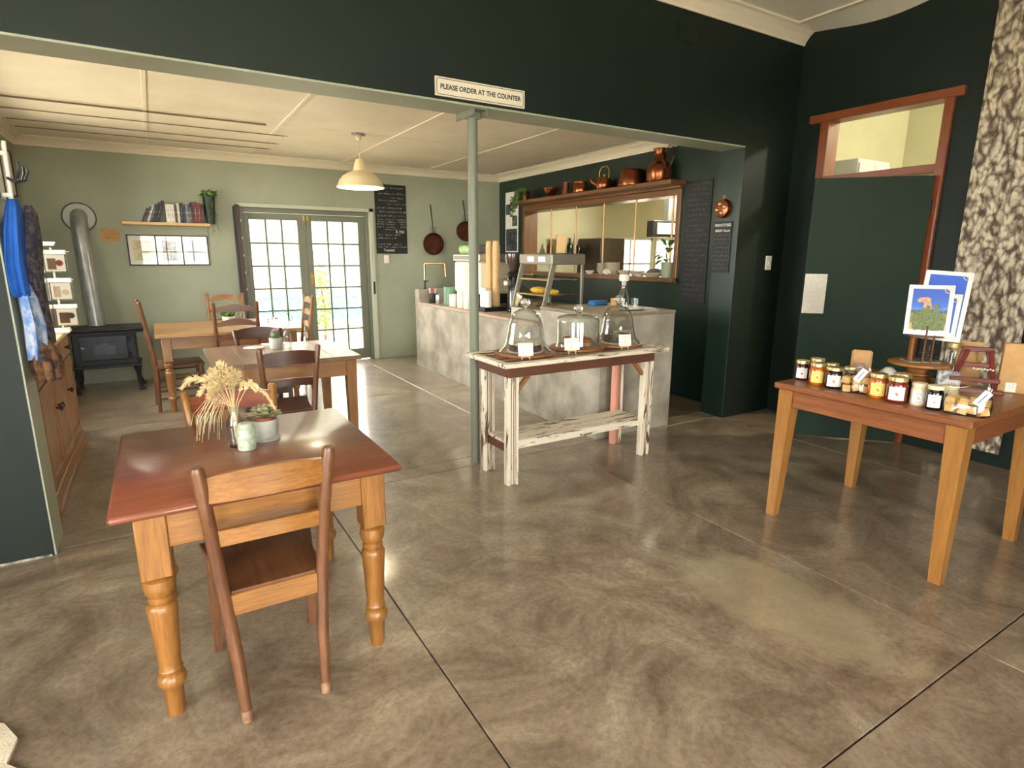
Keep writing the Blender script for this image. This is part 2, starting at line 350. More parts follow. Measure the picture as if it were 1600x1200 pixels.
# far room walls
struct(wallgrid(B(), 'x', XBL - .15, XR + .1, 0, ZB + .1, YB, YB + .2, [(1.02, 2.78, 0, 2.15)]).build('wall_far', SAGE), 'sage green far wall with french doors', 'wall')
LW2 = (4.5, 7.3, 1.1, 2.55)  # unseen window opening, added to brighten the cafe room from the left
struct(wallgrid(B(), 'y', YF2, YB + .2, 0, ZB + .1, XBL - .15, XBL, [LW2]).build('wall_far_left', SAGE), 'sage green side wall behind the pine cabinet', 'wall')
OPN = (4.65, 7.72, 1.31, 2.20)
struct(wallgrid(B(), 'y', YF2, YB, 0, ZB + .1, XR, XR + .2, [OPN]).build('wall_far_right', GREENS), 'dark green wall behind the counter with serving hatch', 'wall')
struct(B().box(XBL - .15, XR + .2, YF2, YB + .2, ZB, ZB + .1).build('ceiling_far', CEIL), 'cream boarded ceiling of the cafe room', 'ceiling')
cf = bpy.data.objects['ceiling_far']
for x in (-1.1, .08, 1.22, 2.385, 3.65, 4.8): B().box(x - .016, x + .016, YF2 + .01, YB, ZB - .007, ZB + .002, .002).build('batten', TRIMW, cf)
for y in (5.0, 6.40): B().box(XBL, XR, y - .006, y + .006, ZB - .003, ZB + .002).build('board_joint', TRIMW, cf)
def cornice(name, p0, p1, n, z, h=.10, d=.09, label=''):
    # p0,p1 run of wall foot; n = inward normal
    prof = [(0, 0), (.012, 0), (.016, .02), (d * .45, h * .55), (d * .8, h * .8), (d, h * .86), (d, h), (0, h)]
    a, b, nn = Vector((*p0, 0)), Vector((*p1, 0)), Vector((*n, 0)); bb = B(); m = len(prof)
    vs = [tuple(q + nn * r + Vector((0, 0, z - h + t))) for q in (a, b) for r, t in prof]
    bb.add(vs, [tuple(range(m)), tuple(range(m, 2 * m))] + [(i, (i + 1) % m, m + (i + 1) % m, m + i) for i in range(m)])
    return struct(bb.build(name, TRIMW), label, 'cornice')
cornice('trim_1', (XBL, YB), (XR, YB), (0, -1), ZB, label='white cornice along the top of the sage far wall')
cornice('trim_2', (XR, YF2 + .008), (XR, YB), (-1, 0), ZB, label='white cornice above the copper shelf wall')
cornice('trim_3', (XBL, YF2 + .008), (XBL, YB), (1, 0), ZB, label='white cornice above the sage side wall')
# near room walls
RW = [(-2.9, -.9, .4, 2.8), (-.3, 1.7, .4, 2.8)]  # unseen rear openings, added as daylight sources for the near room
struct(wallgrid(B(), 'x', XL - .15, XW + .12, 0, ZF + .1, -2.8, -2.6, RW).build('wall_near_rear', GREEN), 'dark green rear wall with two tall windows added for daylight', 'wall')
LW = [(-1.0, 1.2, .6, 2.7)]  # unseen side opening, added to let more daylight in
struct(wallgrid(B(), 'y', -2.6, YF, 0, ZF + .1, XL - .15, XL, LW).build('wall_near_left', GREEN), 'dark green side wall with a wide window added for daylight', 'wall')
struct(wallgrid(B(), 'y', -2.6, YF, 0, ZF + .3, XW, XW + .12, [(2.36, 3.28, 0, 2.74)]).build('wall_near_right', GREEN), 'dark green wall with a timber framed doorway', 'wall')
def winframe(name, axis, a0, a1, z0, z1, t, label, n=3):
    r = struct(bpy.data.objects.new(name, None), label, 'window'); COL.objects.link(r); w = .05
    def bx(b, p0, p1, q0, q1, h=.03):
        return b.box(p0, p1, t - h, t + h, q0, q1, .004) if axis == 'x' else b.box(t - h, t + h, p0, p1, q0, q1, .004)
    b = B(); bx(b, a0, a1, z0, z0 + w); bx(b, a0, a1, z1 - w, z1); bx(b, a0, a0 + w, z0, z1); bx(b, a1 - w, a1, z0, z1)
    for i in range(1, n): x = a0 + (a1 - a0) * i / n; bx(b, x - .018, x + .018, z0, z1, .02)
    bx(b, a0, a1, (z0 + z1) / 2 - .018, (z0 + z1) / 2 + .018, .02); b.build('window_frame', WHITE, r)
    for i in range(n):
        for j in range(2):
            p0, p1 = a0 + (a1 - a0) * i / n, a0 + (a1 - a0) * (i + 1) / n; q0, q1 = z0 + (z1 - z0) * j / 2, z0 + (z1 - z0) * (j + 1) / 2
            bx(B(), p0 + .012, p1 - .012, q0 + .012, q1 - .012, .002).build('pane', PANE, r)
    return r
for i, h in enumerate(RW):
    winframe('window_%d' % (i + 1), 'x', *h, -2.7, 'white framed window added behind the viewpoint for daylight')
    portal(((h[0] + h[1]) / 2, -2.62, (h[2] + h[3]) / 2), (radians(90), 0, 0), h[1] - h[0], h[3] - h[2])
winframe('window_4', 'y', *LW[0], XL - .08, 'unseen white framed window added in the side wall for daylight'); portal((XL + .02, .1, 1.65), (0, radians(-90), 0), 2.1, 2.2)
winframe('window_8', 'y', *LW2, XBL - .08, 'unseen white framed window added above the pine cabinet for daylight', 4); portal((XBL + .02, 5.9, 1.82), (0, radians(-90), 0), 1.45, 2.8)
# near ceiling, sagging a little along the right wall, with a moulded cornice along the divider
def near_ceiling():
    b = B(); nx, ny = 36, 60; vs = []
    for i in range(nx + 1):
        for j in range(ny + 1):
            x = XL + (XW - XL) * i / nx; y = -2.6 + (YF + 2.6) * j / ny
            sag = .10 * max(0, 1 - (XW - x) / .26) * math.exp(-((y - 2.9) / .55) ** 2); vs.append((x, y, ZF - sag))
    fs = [(i * (ny + 1) + j, (i + 1) * (ny + 1) + j, (i + 1) * (ny + 1) + j + 1, i * (ny + 1) + j + 1) for i in range(nx) for j in range(ny)]
    m = len(vs); vs += [(XL, -2.6, ZF + .12), (XW, -2.6, ZF + .12), (XW, YF, ZF + .12), (XL, YF, ZF + .12)]; fs.append((m, m + 1, m + 2, m + 3)); b.add(vs, fs)
    return b.build('ceiling_near', CEILW, None, True)
cn = struct(near_ceiling(), 'white boarded ceiling above the dark green room', 'ceiling')
for x in (-2, -.8, .4, 1.6, 2.8, 4.0, 5.04): B().box(x - .02, x + .02, -2.6, YF, ZF - (.013 if x < 5 else .02), ZF - .001, .003).build('batten', TRIMW, cn)
for y in (-1.4, -.2, 1.0, 2.2): B().box(XL, 4.75, y - .02, y + .02, ZF - .013, ZF - .001, .003).build('batten', TRIMW, cn)
cornice('trim_4', (XL, YF), (XW, YF), (0, -1), ZF, .12, .12, label='white moulded cornice topping the dark green dividing wall')
# kitchen behind the hatch and side room behind the doorway
struct(wallgrid(B(), 'x', XR + .2, 10, 0, 2.9, 8.66, 8.8, [(7.41, 8.55, .9, 1.9), (8.62, 9.5, .5, 1.9)]).build('wall_kitchen_far', KITW), 'pale yellow kitchen wall seen through the hatch', 'wall')
struct(B().box(9.9, 10, YF2, 8.8, 0, 2.9).build('wall_kitchen_right', KITW), 'pale yellow end wall of the kitchen', 'wall')
struct(B().box(XR + .2, 10, 3.75, YF2, 0, 3.6).build('wall_kitchen_near', KITW), 'pale yellow partition between kitchen and side room', 'wall')
struct(B().box(XR + .2, 10, YF2, 8.8, 2.82, 2.92).build('ceiling_kitchen', CEILW), 'white ceiling of the kitchen', 'ceiling')
winframe('window_5', 'x', 7.41, 8.55, .9, 1.9, 8.72, 'white framed kitchen window seen through the hatch', 2); winframe('window_6', 'x', 8.62, 9.5, .5, 1.9, 8.72, 'tall white kitchen window at the end of the hatch view', 2)
portal((8.4, 8.65, 1.3), (radians(-90), 0, 0), 2.4, 1.4)
struct(B().box(7.6, 7.7, .6, 3.75, 0, 3.5).build('wall_side_room', KITW), 'pale cream wall of the room behind the doorway', 'wall')
struct(B().box(XW + .12, 7.7, .5, .6, 0, 3.5).build('wall_side_room_near', KITW), 'cream near wall of the room behind the doorway', 'wall')
struct(B().box(XW + .12, 7.7, .5, 3.75, 3.5, 3.6).build('ceiling_side_room', CEILW), 'white ceiling of the room behind the doorway', 'ceiling')
def bulb(name, loc, energy, label):
    r = thing(name, label, 'lamp', loc)
    B().lathe([(.0, 0), (.06, 0), (.06, -.02), (.03, -.03), (.02, -.05)], 16).build('rose', WHITE, r, True)
    B().ball((0, 0, -.085), (.035, .035, .045)).build('bulb', mat('bulb_glow', (1, .86, .6, 1), .5, emit=14), r, True)
    lamp(name + '_light', 'POINT', (loc[0], loc[1], loc[2] - .16), energy, (1, .93, .76), shadow_soft_size=.08).parent = None
bulb('ceiling_lamp', (6.7, 6.3, 2.82), 120, 'unseen bare bulb added on the ceiling to light the kitchen'); bulb('ceiling_lamp', (6.9, 1.7, 3.5), 95, 'small bare bulb on the side room ceiling')  # the kitchen bulb is unseen, put in to light the room behind the hatch

t = thing('white_cupboard', 'white cupboard top seen low in the fanlight', 'cupboard', (6.3, 3.56, 0)); B().box(-.28, .3, -.18, .18, 0, 2.50, .006).build('body', WHITE, t); [B().box(x0, x1, -.195, -.18, .08, 2.46, .004).build('door', WHITE, t) for x0, x1 in ((-.27, .005), (.015, .29))]
# ground, fence and shrub outside the french doors
GRND = mat('sunlit_sand', S(150, 140, 120), .9, c2=S(136, 126, 106), vscale=.8)
struct(B().box(-30, 40, 8.74, 50, -.3, -.06).build('ground', GRND), 'sunlit pale sand yard outside the french doors', 'ground')
BOUNCE_GROUND = mat('bounce_ground', S(214, 206, 186), .9, c2=S(196, 186, 162), vscale=.8)  # unseen ground made paler to bounce daylight up to the near ceiling
struct(B().box(-40, 40, -40, -2.85, -.3, -.06).build('ground_near', BOUNCE_GROUND), 'unseen ground behind the viewpoint, made pale to bounce daylight', 'ground'); struct(B().box(-40, -3.7, -2.85, 8.7, -.3, -.06).build('ground_side', BOUNCE_GROUND), 'unseen ground beside the building, made pale to bounce daylight', 'ground')
yw = thing('sky_block_wall', 'plain pale wall added across the yard to block the bright sky', 'wall', (4, 19, -.06)); B().box(-24, 26, 0, .3, 0, 4.2, .01).build('wall', mat('far_render', S(160, 156, 146), .8), yw); B().box(-24.2, 26.2, -.15, .45, 4.2, 4.32, .01).build('coping', mat('far_coping', S(150, 120, 100), .8), yw)  # invented wall that hides the bright sky behind the door panes
fe = thing('picket_fence', 'pale teal picket fence across the yard beyond the french doors', 'fence', (4.6, 15, -.06))
TEAL = mat('teal_paint', S(70, 150, 146), .6)
B().box(-2.6, 4.6, -.02, .02, .2, .27).build('rail', TEAL, fe); B().box(-2.6, 4.6, -.02, .02, .52, .59).build('rail', TEAL, fe)
pk = None
for i in range(34):
    x = -2.5 + i * .21
    if pk is None: pk = B().prism([(-.06, 0), (.06, 0), (.06, .70), (0, .78), (-.06, .70)], -.045, -.02).build('picket', TEAL, fe); pk.location = (x, 0, 0)
    else: c = pk.copy(); COL.objects.link(c); c.location = (x, 0, 0)
def foliage(b, c, r, n, s, seed=0):
    rn = random.Random(seed)
    for _ in range(n):
        while True:
            q = Vector((rn.uniform(-1, 1), rn.uniform(-1, 1), rn.uniform(-1, 1)))
            if .35 < q.length < 1: break
        p = Vector((c[0] + q.x * r[0], c[1] + q.y * r[1], c[2] + q.z * r[2])); R = Euler((rn.uniform(0, 6), rn.uniform(0, 6), rn.uniform(0, 6))).to_matrix(); k = s * rn.uniform(.6, 1.2)
        b.add([p + R @ Vector(t) for t in ((0, -k * .5, 0), (k * .3, 0, k * .06), (0, k * .6, 0), (-k * .3, 0, k * .06))], [(0, 1, 2, 3)])
    return b
sh = thing('garden_shrub', 'yellow green shrub growing outside the right french door', 'shrub', (2.57, 10.9, -.06))
foliage(B(), (0, 0, .8), (.15, .3, .68), 420, .08, 3).build('foliage', LEAFY, sh); B().tube([(0, 0, 0), (.03, 0, .6), (-.02, .02, 1.1)], [.03, .025, .01]).build('stem', OAK['z'], sh)
vb = thing('veranda', 'cream veranda beam on posts across the yard outside the doors', 'veranda', (3.5, 10.97, -.06))
VC = mat('veranda_cream', S(226, 204, 140), .6); B().box(-4.5, 4.3, -.07, .07, 2.38, 2.56, .01).build('beam', VC, vb)
for x in (-4.4, 4.2): B().box(x - .06, x + .06, -.06, .06, 0, 2.38, .005).build('post', VC, vb)

# ================================================================== FAR ROOM: doors, wall things
def french_doors():
    r = struct(bpy.data.objects.new('door_1', None), 'sage green glazed french doors with a grid of small panes', 'door'); COL.objects.link(r); r.location = (0, YB + .07, 0)
    b = B(); b.box(1.02, 1.07, -.05, .08, 0, 2.15, .004); b.box(2.69, 2.78, -.05, .08, 0, 2.15, .004); b.box(1.07, 2.69, -.05, .08, 2.09, 2.15, .004); b.build('door_frame', SAGEP, r)
    b = B(); b.box(2.735, 2.80, -.10, -.05, 0, 2.20, .004); b.box(1.0, 2.80, -.10, -.05, 2.15, 2.20, .004); b.build('architrave', mat('pale_sage', S(188, 192, 174), .45), r)
    for k, (x0, x1) in enumerate(((1.075, 1.855), (1.858, 2.688))):
        g0, g1 = (x0 + .06, 1.745) if k == 0 else (1.935, 2.585); z0, z1 = .17, 2.0; b = B()
        b.box(x0, g0, -.02, .025, .015, 2.085, .003); b.box(g1, x1, -.02, .025, .015, 2.085, .003); b.box(g0, g1, -.02, .025, z1, 2.085, .003); b.box(g0, g1, -.02, .025, .015, z0, .003)
        lf = b.build('door_leaf', SAGEP, r); cw, rh = (g1 - g0) / 3, (z1 - z0) / 6
        for i in (1, 2): B().box(g0 + i * cw - .0125, g0 + i * cw + .0125, -.014, .018, z0, z1, .002).build('muntin', SAGEP, lf)
        for j in range(1, 6): B().box(g0, g1, -.0135, .0175, z0 + j * rh - .0125, z0 + j * rh + .0125, .002).build('muntin', SAGEP, lf)
        for i in range(3):
            for j in range(6): B().box(g0 + i * cw + .006, g0 + (i + 1) * cw - .006, 0, .004, z0 + j * rh + .006, z0 + (j + 1) * rh - .006).build('pane', PANE, lf)
        B().box((1.82, 1.875)[k], (1.845, 1.90)[k], -.032, -.018, 2.0, 2.07, .003).tube([((1.832, 1.887)[k], -.034, 1.93), ((1.832, 1.887)[k], -.034, 2.03)], .006).build('bolt', BRASS, lf, True)
    lf = r.children[-1]
    B().box(1.88, 1.915, -.03, -.018, 1.12, 1.30, .004).tube([(1.898, -.03, 1.25), (1.898, -.06, 1.25)], .009).tube([(1.898, -.06, 1.25), (1.99, -.062, 1.245)], .008).build('door_handle', BRASS, lf, True)
    B().box(2.752, 2.778, -.115, -.10, .98, 1.16, .003).build('strike_plate', IRON, r)
    return r
french_doors(); portal((1.86, YB - .02, 1.1), (radians(-90), 0, 0), 1.7, 2.1)
t = thing('folded_trellis_gate', 'dark brown folded security gate standing left of the french doors', 'gate', (.99, YB - .065, 0))
B().box(-.028, .028, -.03, .03, 0, 2.17, .004).build('post', mat('gate_brown', S(62, 46, 40), .5), t)
for i in range(9): B().box(.024, .036, -.036, -.028, .2 + i * .22, .225 + i * .22).build('rivet', STEEL, t)
B().box(-.052, -.034, -.01, .03, .02, 2.15, .003).build('side_bar', IRON, t)

def stove():
    t = thing('wood_stove', 'black cast-iron wood stove standing against the sage wall', 'stove', (-.575, 8.12, 0))
    # front face toward -y; width along x
    B().box(-.30, .30, -.19, .22, .30, .69, .012).build('body', IRON, t)
    b = B().box(-.36, .40, -.24, .27, .69, .725, .012); b.box(-.345, .385, -.225, .26, .665, .69, .006); b.build('top_plate', IRON, t)
    b = B().box(-.33, .33, -.27, .2, .285, .31, .008); b.build('hearth_shelf', IRON, t)
    d = B().box(-.235, .22, -.212, -.186, .365, .645, .008).build('fire_door', mat('stove_door', S(58, 62, 70), .38, metal=.4, c2=S(44, 46, 52), vscale=20, bump=.15, bscale=90), t)
    B().prism([(-.10, .43), (.095, .43), (.10, .53), (.05, .545), (0, .572), (-.05, .545), (-.105, .53)], -.222, -.208).build('badge', mat('stove_badge', S(74, 78, 84), .3, metal=.6), d)
    for z in (.41, .60): B().tube([(.235, -.208, z - .03), (.235, -.208, z + .03)], .012).build('hinge', IRON, d, True)
    B().tube([(-.20, -.212, .52), (-.20, -.245, .52)], .006).tube([(-.215, -.245, .53), (-.185, -.245, .51)], .011).build('knob', STEEL, d, True)
    for sx in (-1, 1):
        for y in (-.2, .18):
            b = B(); q = [(sx * .27, y, .29), (sx * .29, y - .02, .2), (sx * .285, y - .02, .1), (sx * .31, y - .04, .02)]
            b.tube(q, [.03, .024, .016, .022]).box(q[-1][0] - .035, q[-1][0] + .035, y - .075, y - .01, 0, .025, .006); b.build('leg', IRON, t, True)
    return t
stove()
t = thing('flue_pipe', 'galvanised flue pipe leaning from the stove to a round wall collar', 'pipe', (0, 0, 0))
B().tube([(-.643, 8.20, .725), (-.66, 8.28, 1.25), (-.675, 8.36, 1.80), (-.678, 8.40, 1.90), (-.68, 8.47, 1.96), (-.68, 8.53, 1.97)], [.083] * 6, 20).build('pipe', GALV, t, True)
B().lathe([(.088, 0), (.155, 0), (.158, .012), (.15, .02), (.088, .02)], 28, M=Matrix.Translation((-.68, YB, 1.955)) @ Euler((radians(90), 0, 0)).to_matrix().to_4x4()).build('collar', mat('collar_grey', S(150, 152, 142), .4, metal=.3), t, True)
B().lathe([(.155, 0), (.168, 0), (.168, .01), (.155, .01), (.155, 0)], 28, M=Matrix.Translation((-.68, YB, 1.955)) @ Euler((radians(90), 0, 0)).to_matrix().to_4x4(), cap=False).build('ring', IRON, t, True)
B().lathe([(.0835, 0), (.0865, .004), (.0835, .008)], 20, (-.66, 8.28, 1.24), cap=False).build('seam_band', GALV, t, True)

t = thing('notice_card', 'small tan card pinned beside the flue pipe', 'card', (-.405, YB, 1.765)); B().box(-.09, .09, -.006, 0, -.072, .072).build('card', KRAFT, t)
b = B()
for k, (w, z) in enumerate(((.02, .04), (.06, .02), (.045, 0), (.055, -.03), (.035, -.043))): scribble(b, -w, w, z, .009, -.0065, k + 3, .002)
b.build('print', INK, t)

# shelf of books
tag(B().box(-.265, .655, YB - .19, YB, 1.885, 1.918, .004).build('wall_shelf', PALEW['x']), 'pale pine shelf holding a row of books', 'shelf')
BOOKC = [(40, 44, 52), (60, 60, 66), (196, 190, 176), (54, 62, 80), (34, 36, 44), (30, 32, 40), (226, 220, 204), (222, 210, 206), (70, 66, 62), (206, 198, 178), (36, 34, 40), (44, 60, 96), (120, 128, 140), (90, 84, 84), (52, 44, 52), (96, 36, 34), (110, 44, 40), (66, 40, 44)]
BW = [.024, .026, .022, .03, .026, .034, .05, .04, .026, .026, .042, .02, .022, .038, .022, .04, .034, .032]
BN = ['charcoal', 'grey', 'off-white', 'slate blue', 'near-black', 'black', 'ivory', 'pale pink', 'taupe', 'cream', 'inky black', 'navy blue', 'steel grey', 'warm grey', 'plum', 'dark red', 'brick red', 'maroon']
def book(i, x, w, h, d, c, lean, label):
    r = thing('book', label, 'book', (x, YB - .01, 1.918), 0, 'books on the pine wall shelf', rot=(0, lean, 0)); m = mat('book_cover_%d' % i, S(*c), .5, c2=S(*[min(255, int(q * 1.5 + 25)) for q in c]), vscale=30, lo=.55, hi=.6)
    b = B(); b.box(-w, -w + .003, -d, 0, 0, h); b.box(-.003, 0, -d, 0, 0, h); b.box(-w, 0, -d - .002, -d + .002, 0, h); b.build('cover', m, r)
    B().box(-w + .003, -.003, -d + .003, -.005, .004, h - .005).build('page_block', PAPER, r)
    if w > .028: b = B(); scribble(b, 0, h * .5, 0, w * .3, 0, i, .003); o = b.build('spine_title', CHALK if sum(c) < 400 else INK, r); o.rotation_euler = (0, radians(-90), 0); o.location = (-w / 2, -d - .0028, h * .25)
    return r
x = -.03; 
for i in range(18):
    if i < 6:
        lean = radians(24 - i * 1.2); h = .17 + .018 * i; x += BW[i] / cos(lean) + .002 if i else 0
        book(i, x - .02, BW[i], h, .14, BOOKC[i], lean, '%s book leaning on the shelf, %s of the leaning ones' % (BN[i], ('first', 'second', 'third', 'fourth', 'fifth', 'last')[i]))
        if i == 5: x += .062
    else:
        h = (.215, .215, .21, .23, .235, .205, .225, .20, .25, .255, .245, .23)[i - 6]; x += BW[i] + .0015
        book(i, x, BW[i], h, .145, BOOKC[i], 0, '%s upright book on the pine wall shelf' % BN[i])
px_ = x + .075
t = thing('hanging_plant', 'trailing plant in a black pot at the end of the book shelf', 'plant', (px_, YB - .10, 1.918))
B().lathe([(.0, 0), (.05, 0), (.068, .30), (.072, .33), (.062, .33), (.058, .31), (0, .31)], 20).build('pot', BLACK, t, True)
foliage(B(), (-.01, -.02, .36), (.10, .08, .05), 70, .06, 5).build('foliage', LEAFG, t)
b = B(); rn = random.Random(4)
for k in range(4):
    a = rn.uniform(-2.8, -.2); x0, y0 = .07 * cos(a), .07 * sin(a); L = rn.uniform(.25, .55) if k else .62
    q = [(x0, y0 - .01, .34 - L * s + .0) for s in (0, .3, .6, 1)]; q = [(a_ + rn.uniform(-.012, .012), b_ - .018, c_) for a_, b_, c_ in q]; b.tube(q, .002, 5)
    for s_ in range(int(L / .028)): foliage(b, (q[0][0] + rn.uniform(-.015, .015), q[0][1] + rn.uniform(-.01, .01), .34 - s_ * .028), (.008, .008, .01), 1, .022, k * 50 + s_)
b.build('trailing_stems', LEAFG, t)

# triple picture frame
t = thing('picture_frame', 'long black frame with three matted prints below the book shelf', 'picture', (.185, YB, 1.59)); w, h = .435, .183
b = B(); b.box(-w, w, -.022, 0, h - .012, h, .002); b.box(-w, w, -.022, 0, -h, -h + .012, .002)
for x in (-w, -.146, .140, w - .012): b.box(x, x + .012, -.022, 0, -h, h, .002)
b.build('frame', BLACK, t)
def printmat(name, a, b_, sc): return mat(name, S(*a), .5, c2=S(*b_), vscale=sc, lo=.42, hi=.58, detail=6)
for k, (x0, x1, m) in enumerate(((-w + .012, -.146, printmat('print_sketch', (226, 216, 190), (190, 176, 140), 9)), (-.134, .140, printmat('print_dark', (52, 48, 46), (176, 168, 156), 9)), (.152, w - .012, printmat('print_blue', (206, 214, 226), (170, 182, 204), 6)))):
    B().box(x0, x1, -.010, -.002, -h + .012, h - .012).build('mat_board', PAPER, t)
    cx = (x0 + x1) / 2; ww = (.10, .075, .10)[k]; pr = B().box(cx - ww, cx + ww, -.0115, -.0095, -.125, .115).build('print', m, t)
    if k == 0: b = B(); [scribble(b, cx - .08, cx + .08 * q, -.03 - .025 * i, .010, -.012, 20 + i, .002) for i, q in enumerate((.9, .8, .1, .5))]; b.build('caption', INK, t)
    B().box(x0, x1, -.016, -.015, -h + .012, h - .012).build('pane', PANE, t)

# blackboards
def board(name, label, loc, rz, w, h, lines, seed, lh=None, m=CHALK, t0=None):
    t = thing(name, label, 'blackboard', loc, rz); B().box(-w / 2, w / 2, -.010, 0, 0, h, .002).build('board', CHALKB, t); b = B(); lh = lh or .022
    for i, (z, a, c) in enumerate(lines): scribble(b, -w / 2 + a * w, -w / 2 + c * w, z * h, lh, -.0105, seed + i, .0045)
    tag(b.build('chalk_writing', m, t), kind='stuff'); return t
LN = [(.95, .3, .9), (.87, .1, .92), (.81, .5, .9), (.77, .1, .7), (.725, .4, .98), (.665, .06, .85), (.61, .15, .98), (.55, .06, .92), (.50, .05, .6), (.50, .7, .98), (.465, .05, .62), (.465, .72, .98), (.43, .05, .6), (.43, .75, .98), (.39, .05, .6), (.39, .78, .98), (.355, .3, .65), (.275, .05, .75), (.23, .05, .7), (.14, .05, .8), (.10, .05, .95)]
t = board('menu_blackboard', 'tall blackboard with chalked menu on the sage wall beside the doors', (3.075, YB, 1.565), 0, .48, .985, LN, 100)
text('R 750', .055, CHALK, t, (.13, -.0108, .315), (radians(90), 0, 0), 'chalk_price'); text('Toasted', .05, CHALK, t, (-.05, -.0108, .05), (radians(90), 0, 0), 'chalk_price')
LN2 = [(.97 - i * .041, .06 + .05 * (i % 3), (.95, .75, .9, .6)[i % 4]) for i in range(23)]
board('menu_blackboard', 'tall dark menu blackboard on the green wall behind the counter', (XR, 4.375, 1.06), radians(-90), .35, 1.26, LN2, 200, .024, CHALKD)
t = board('menu_blackboard', 'small smoothie blackboard on the reveal below the copper mould', (4.612, 3.775, 1.40), radians(-90), .205, .47, [(.74 - i * .082, .06, (.9, .95, .7, .92, .85)[i % 5]) for i in range(9)], 300, .02, CHALKD)
text('SMOOTHIES', .034, CHALK, t, (0, -.0108, .435), (radians(90), 0, 0)); text('BERRY Good', .03, CHALK, t, (0, -.0108, .385), (radians(90), 0, 0))
def switch(name, label, loc, rz, w=.078, h=.12):
    t = thing(name, label, 'switch', loc, rz); p_ = B().box(-w / 2, w / 2, -.012, 0, -h / 2, h / 2, .004).build('plate', WHITE, t)
    B().box(-.012, .012, -.018, -.011, -.02, .02, .003).build('rocker', WHITE, t)
switch('light_switch', 'white light switch below the blackboard on the sage wall', (2.98, YB, 1.485), 0); switch('light_switch', 'white light switch on the dark green dividing wall', (5.09, YF, 1.49), 0, .085, .135)

# copper pans on the far wall
def pan(label, x, z, r, hl):
    t = thing('copper_pan', label, 'pan', (x, YB, z), 0, 'copper pans hung on the sage wall'); M = Euler((radians(90), 0, 0)).to_matrix().to_4x4()
    B().lathe([(0, .012), (r * .93, .012), (r, .03), (r, .055), (r * 1.03, .057), (r * 1.03, .062), (r * .96, .062), (r * .95, .035), (r * .88, .02), (0, .02)], 28, M=M).build('bowl', COPPERD, t, True)
    B().tube([(0, -.05, r * .98), (0, -.04, r + .1), (-.02, -.012, r + hl)], [.011, .008, .010], 8).build('handle', BLACK, t, True)
    B().tube([(-.045, -.05, r * .93), (-.04, -.05, r + .09), (.04, -.05, r + .09), (.045, -.05, r * .93)], .004, 6).build('bracket', IRON, t, True)
    B().tube([(-.02, 0, r + hl - .01), (-.02, -.02, r + hl - .01)], .005).build('nail', IRON, t)
pan('large copper pan hanging above the copper tap', 3.725, 1.715, .165, .42); pan('copper pan half hidden behind the green pole', 4.28, 1.92, .15, .32)

# pendant
t = thing('pendant_lamp', 'cream enamel pendant lamp hanging from the cafe ceiling', 'lamp', (2.0, 6.45, 2.80)); ENA = mat('cream_enamel', S(214, 198, 158), .35); BG = mat('pendant_glow', (1, .9, .68, 1), .5, emit=9)
B().lathe([(0, 0), (.07, 0), (.072, -.012), (.04, -.02), (.0, -.02)], 20).build('ceiling_plate', mat('grey_plate', S(120, 116, 110), .5), t, True)
B().lathe([(0, -.018), (.028, -.018), (.03, -.045), (.02, -.07), (.0, -.075)], 14).build('hook_cup', ENA, t, True); B().tube([(0, 0, -.07), (.004, 0, -.26)], .004, 6).build('cord', ENA, t)
pr = [(.028, -.255), (.04, -.26), (.055, -.30), (.068, -.35), (.075, -.375), (.085, -.38), (.13, -.395), (.185, -.43), (.222, -.475), (.236, -.515), (.25, -.535), (.252, -.545)]
B().lathe(pr + [(r - .004, z - .001) for r, z in pr[::-1]], 36, cap=False).build('shade', ENA, t, True)
B().lathe([(r - .007, z - .002) for r, z in pr[4:]], 36, cap=False).build('shade_lining', mat('enamel_white', S(244, 240, 226), .3), t, True)
B().lathe([(0, -.50), (.025, -.49), (.034, -.46), (.028, -.43), (.018, -.40), (.018, -.37)], 16).build('bulb', BG, t, True)
lamp('pendant_light', 'POINT', (2.0, 6.45, 2.28), 16, (1, .86, .6), shadow_soft_size=.05)
for k, (y, x1) in enumerate(((6.46, 1.09), (6.95, 1.38), (7.47, 1.38), (7.88, 1.36))):
    t = thing('ceiling_rail', 'thin dark rail under the cafe ceiling, %s from the far wall' % ('fourth', 'third', 'second', 'first')[k], 'rail', (0, y, ZB), 0, 'thin rails under the cafe ceiling')
    B().tube([(XBL + .1, 0, -.012), (x1, 0, -.012)], .005 if k else .008, 6).build('rod', mat('rail_brown', S(120, 104, 84), .5), t)
    for x in (XBL + .12, x1 - .02): B().box(x - .006, x + .006, -.006, .006, -.016, 0).build('clip', TRIMW, t)

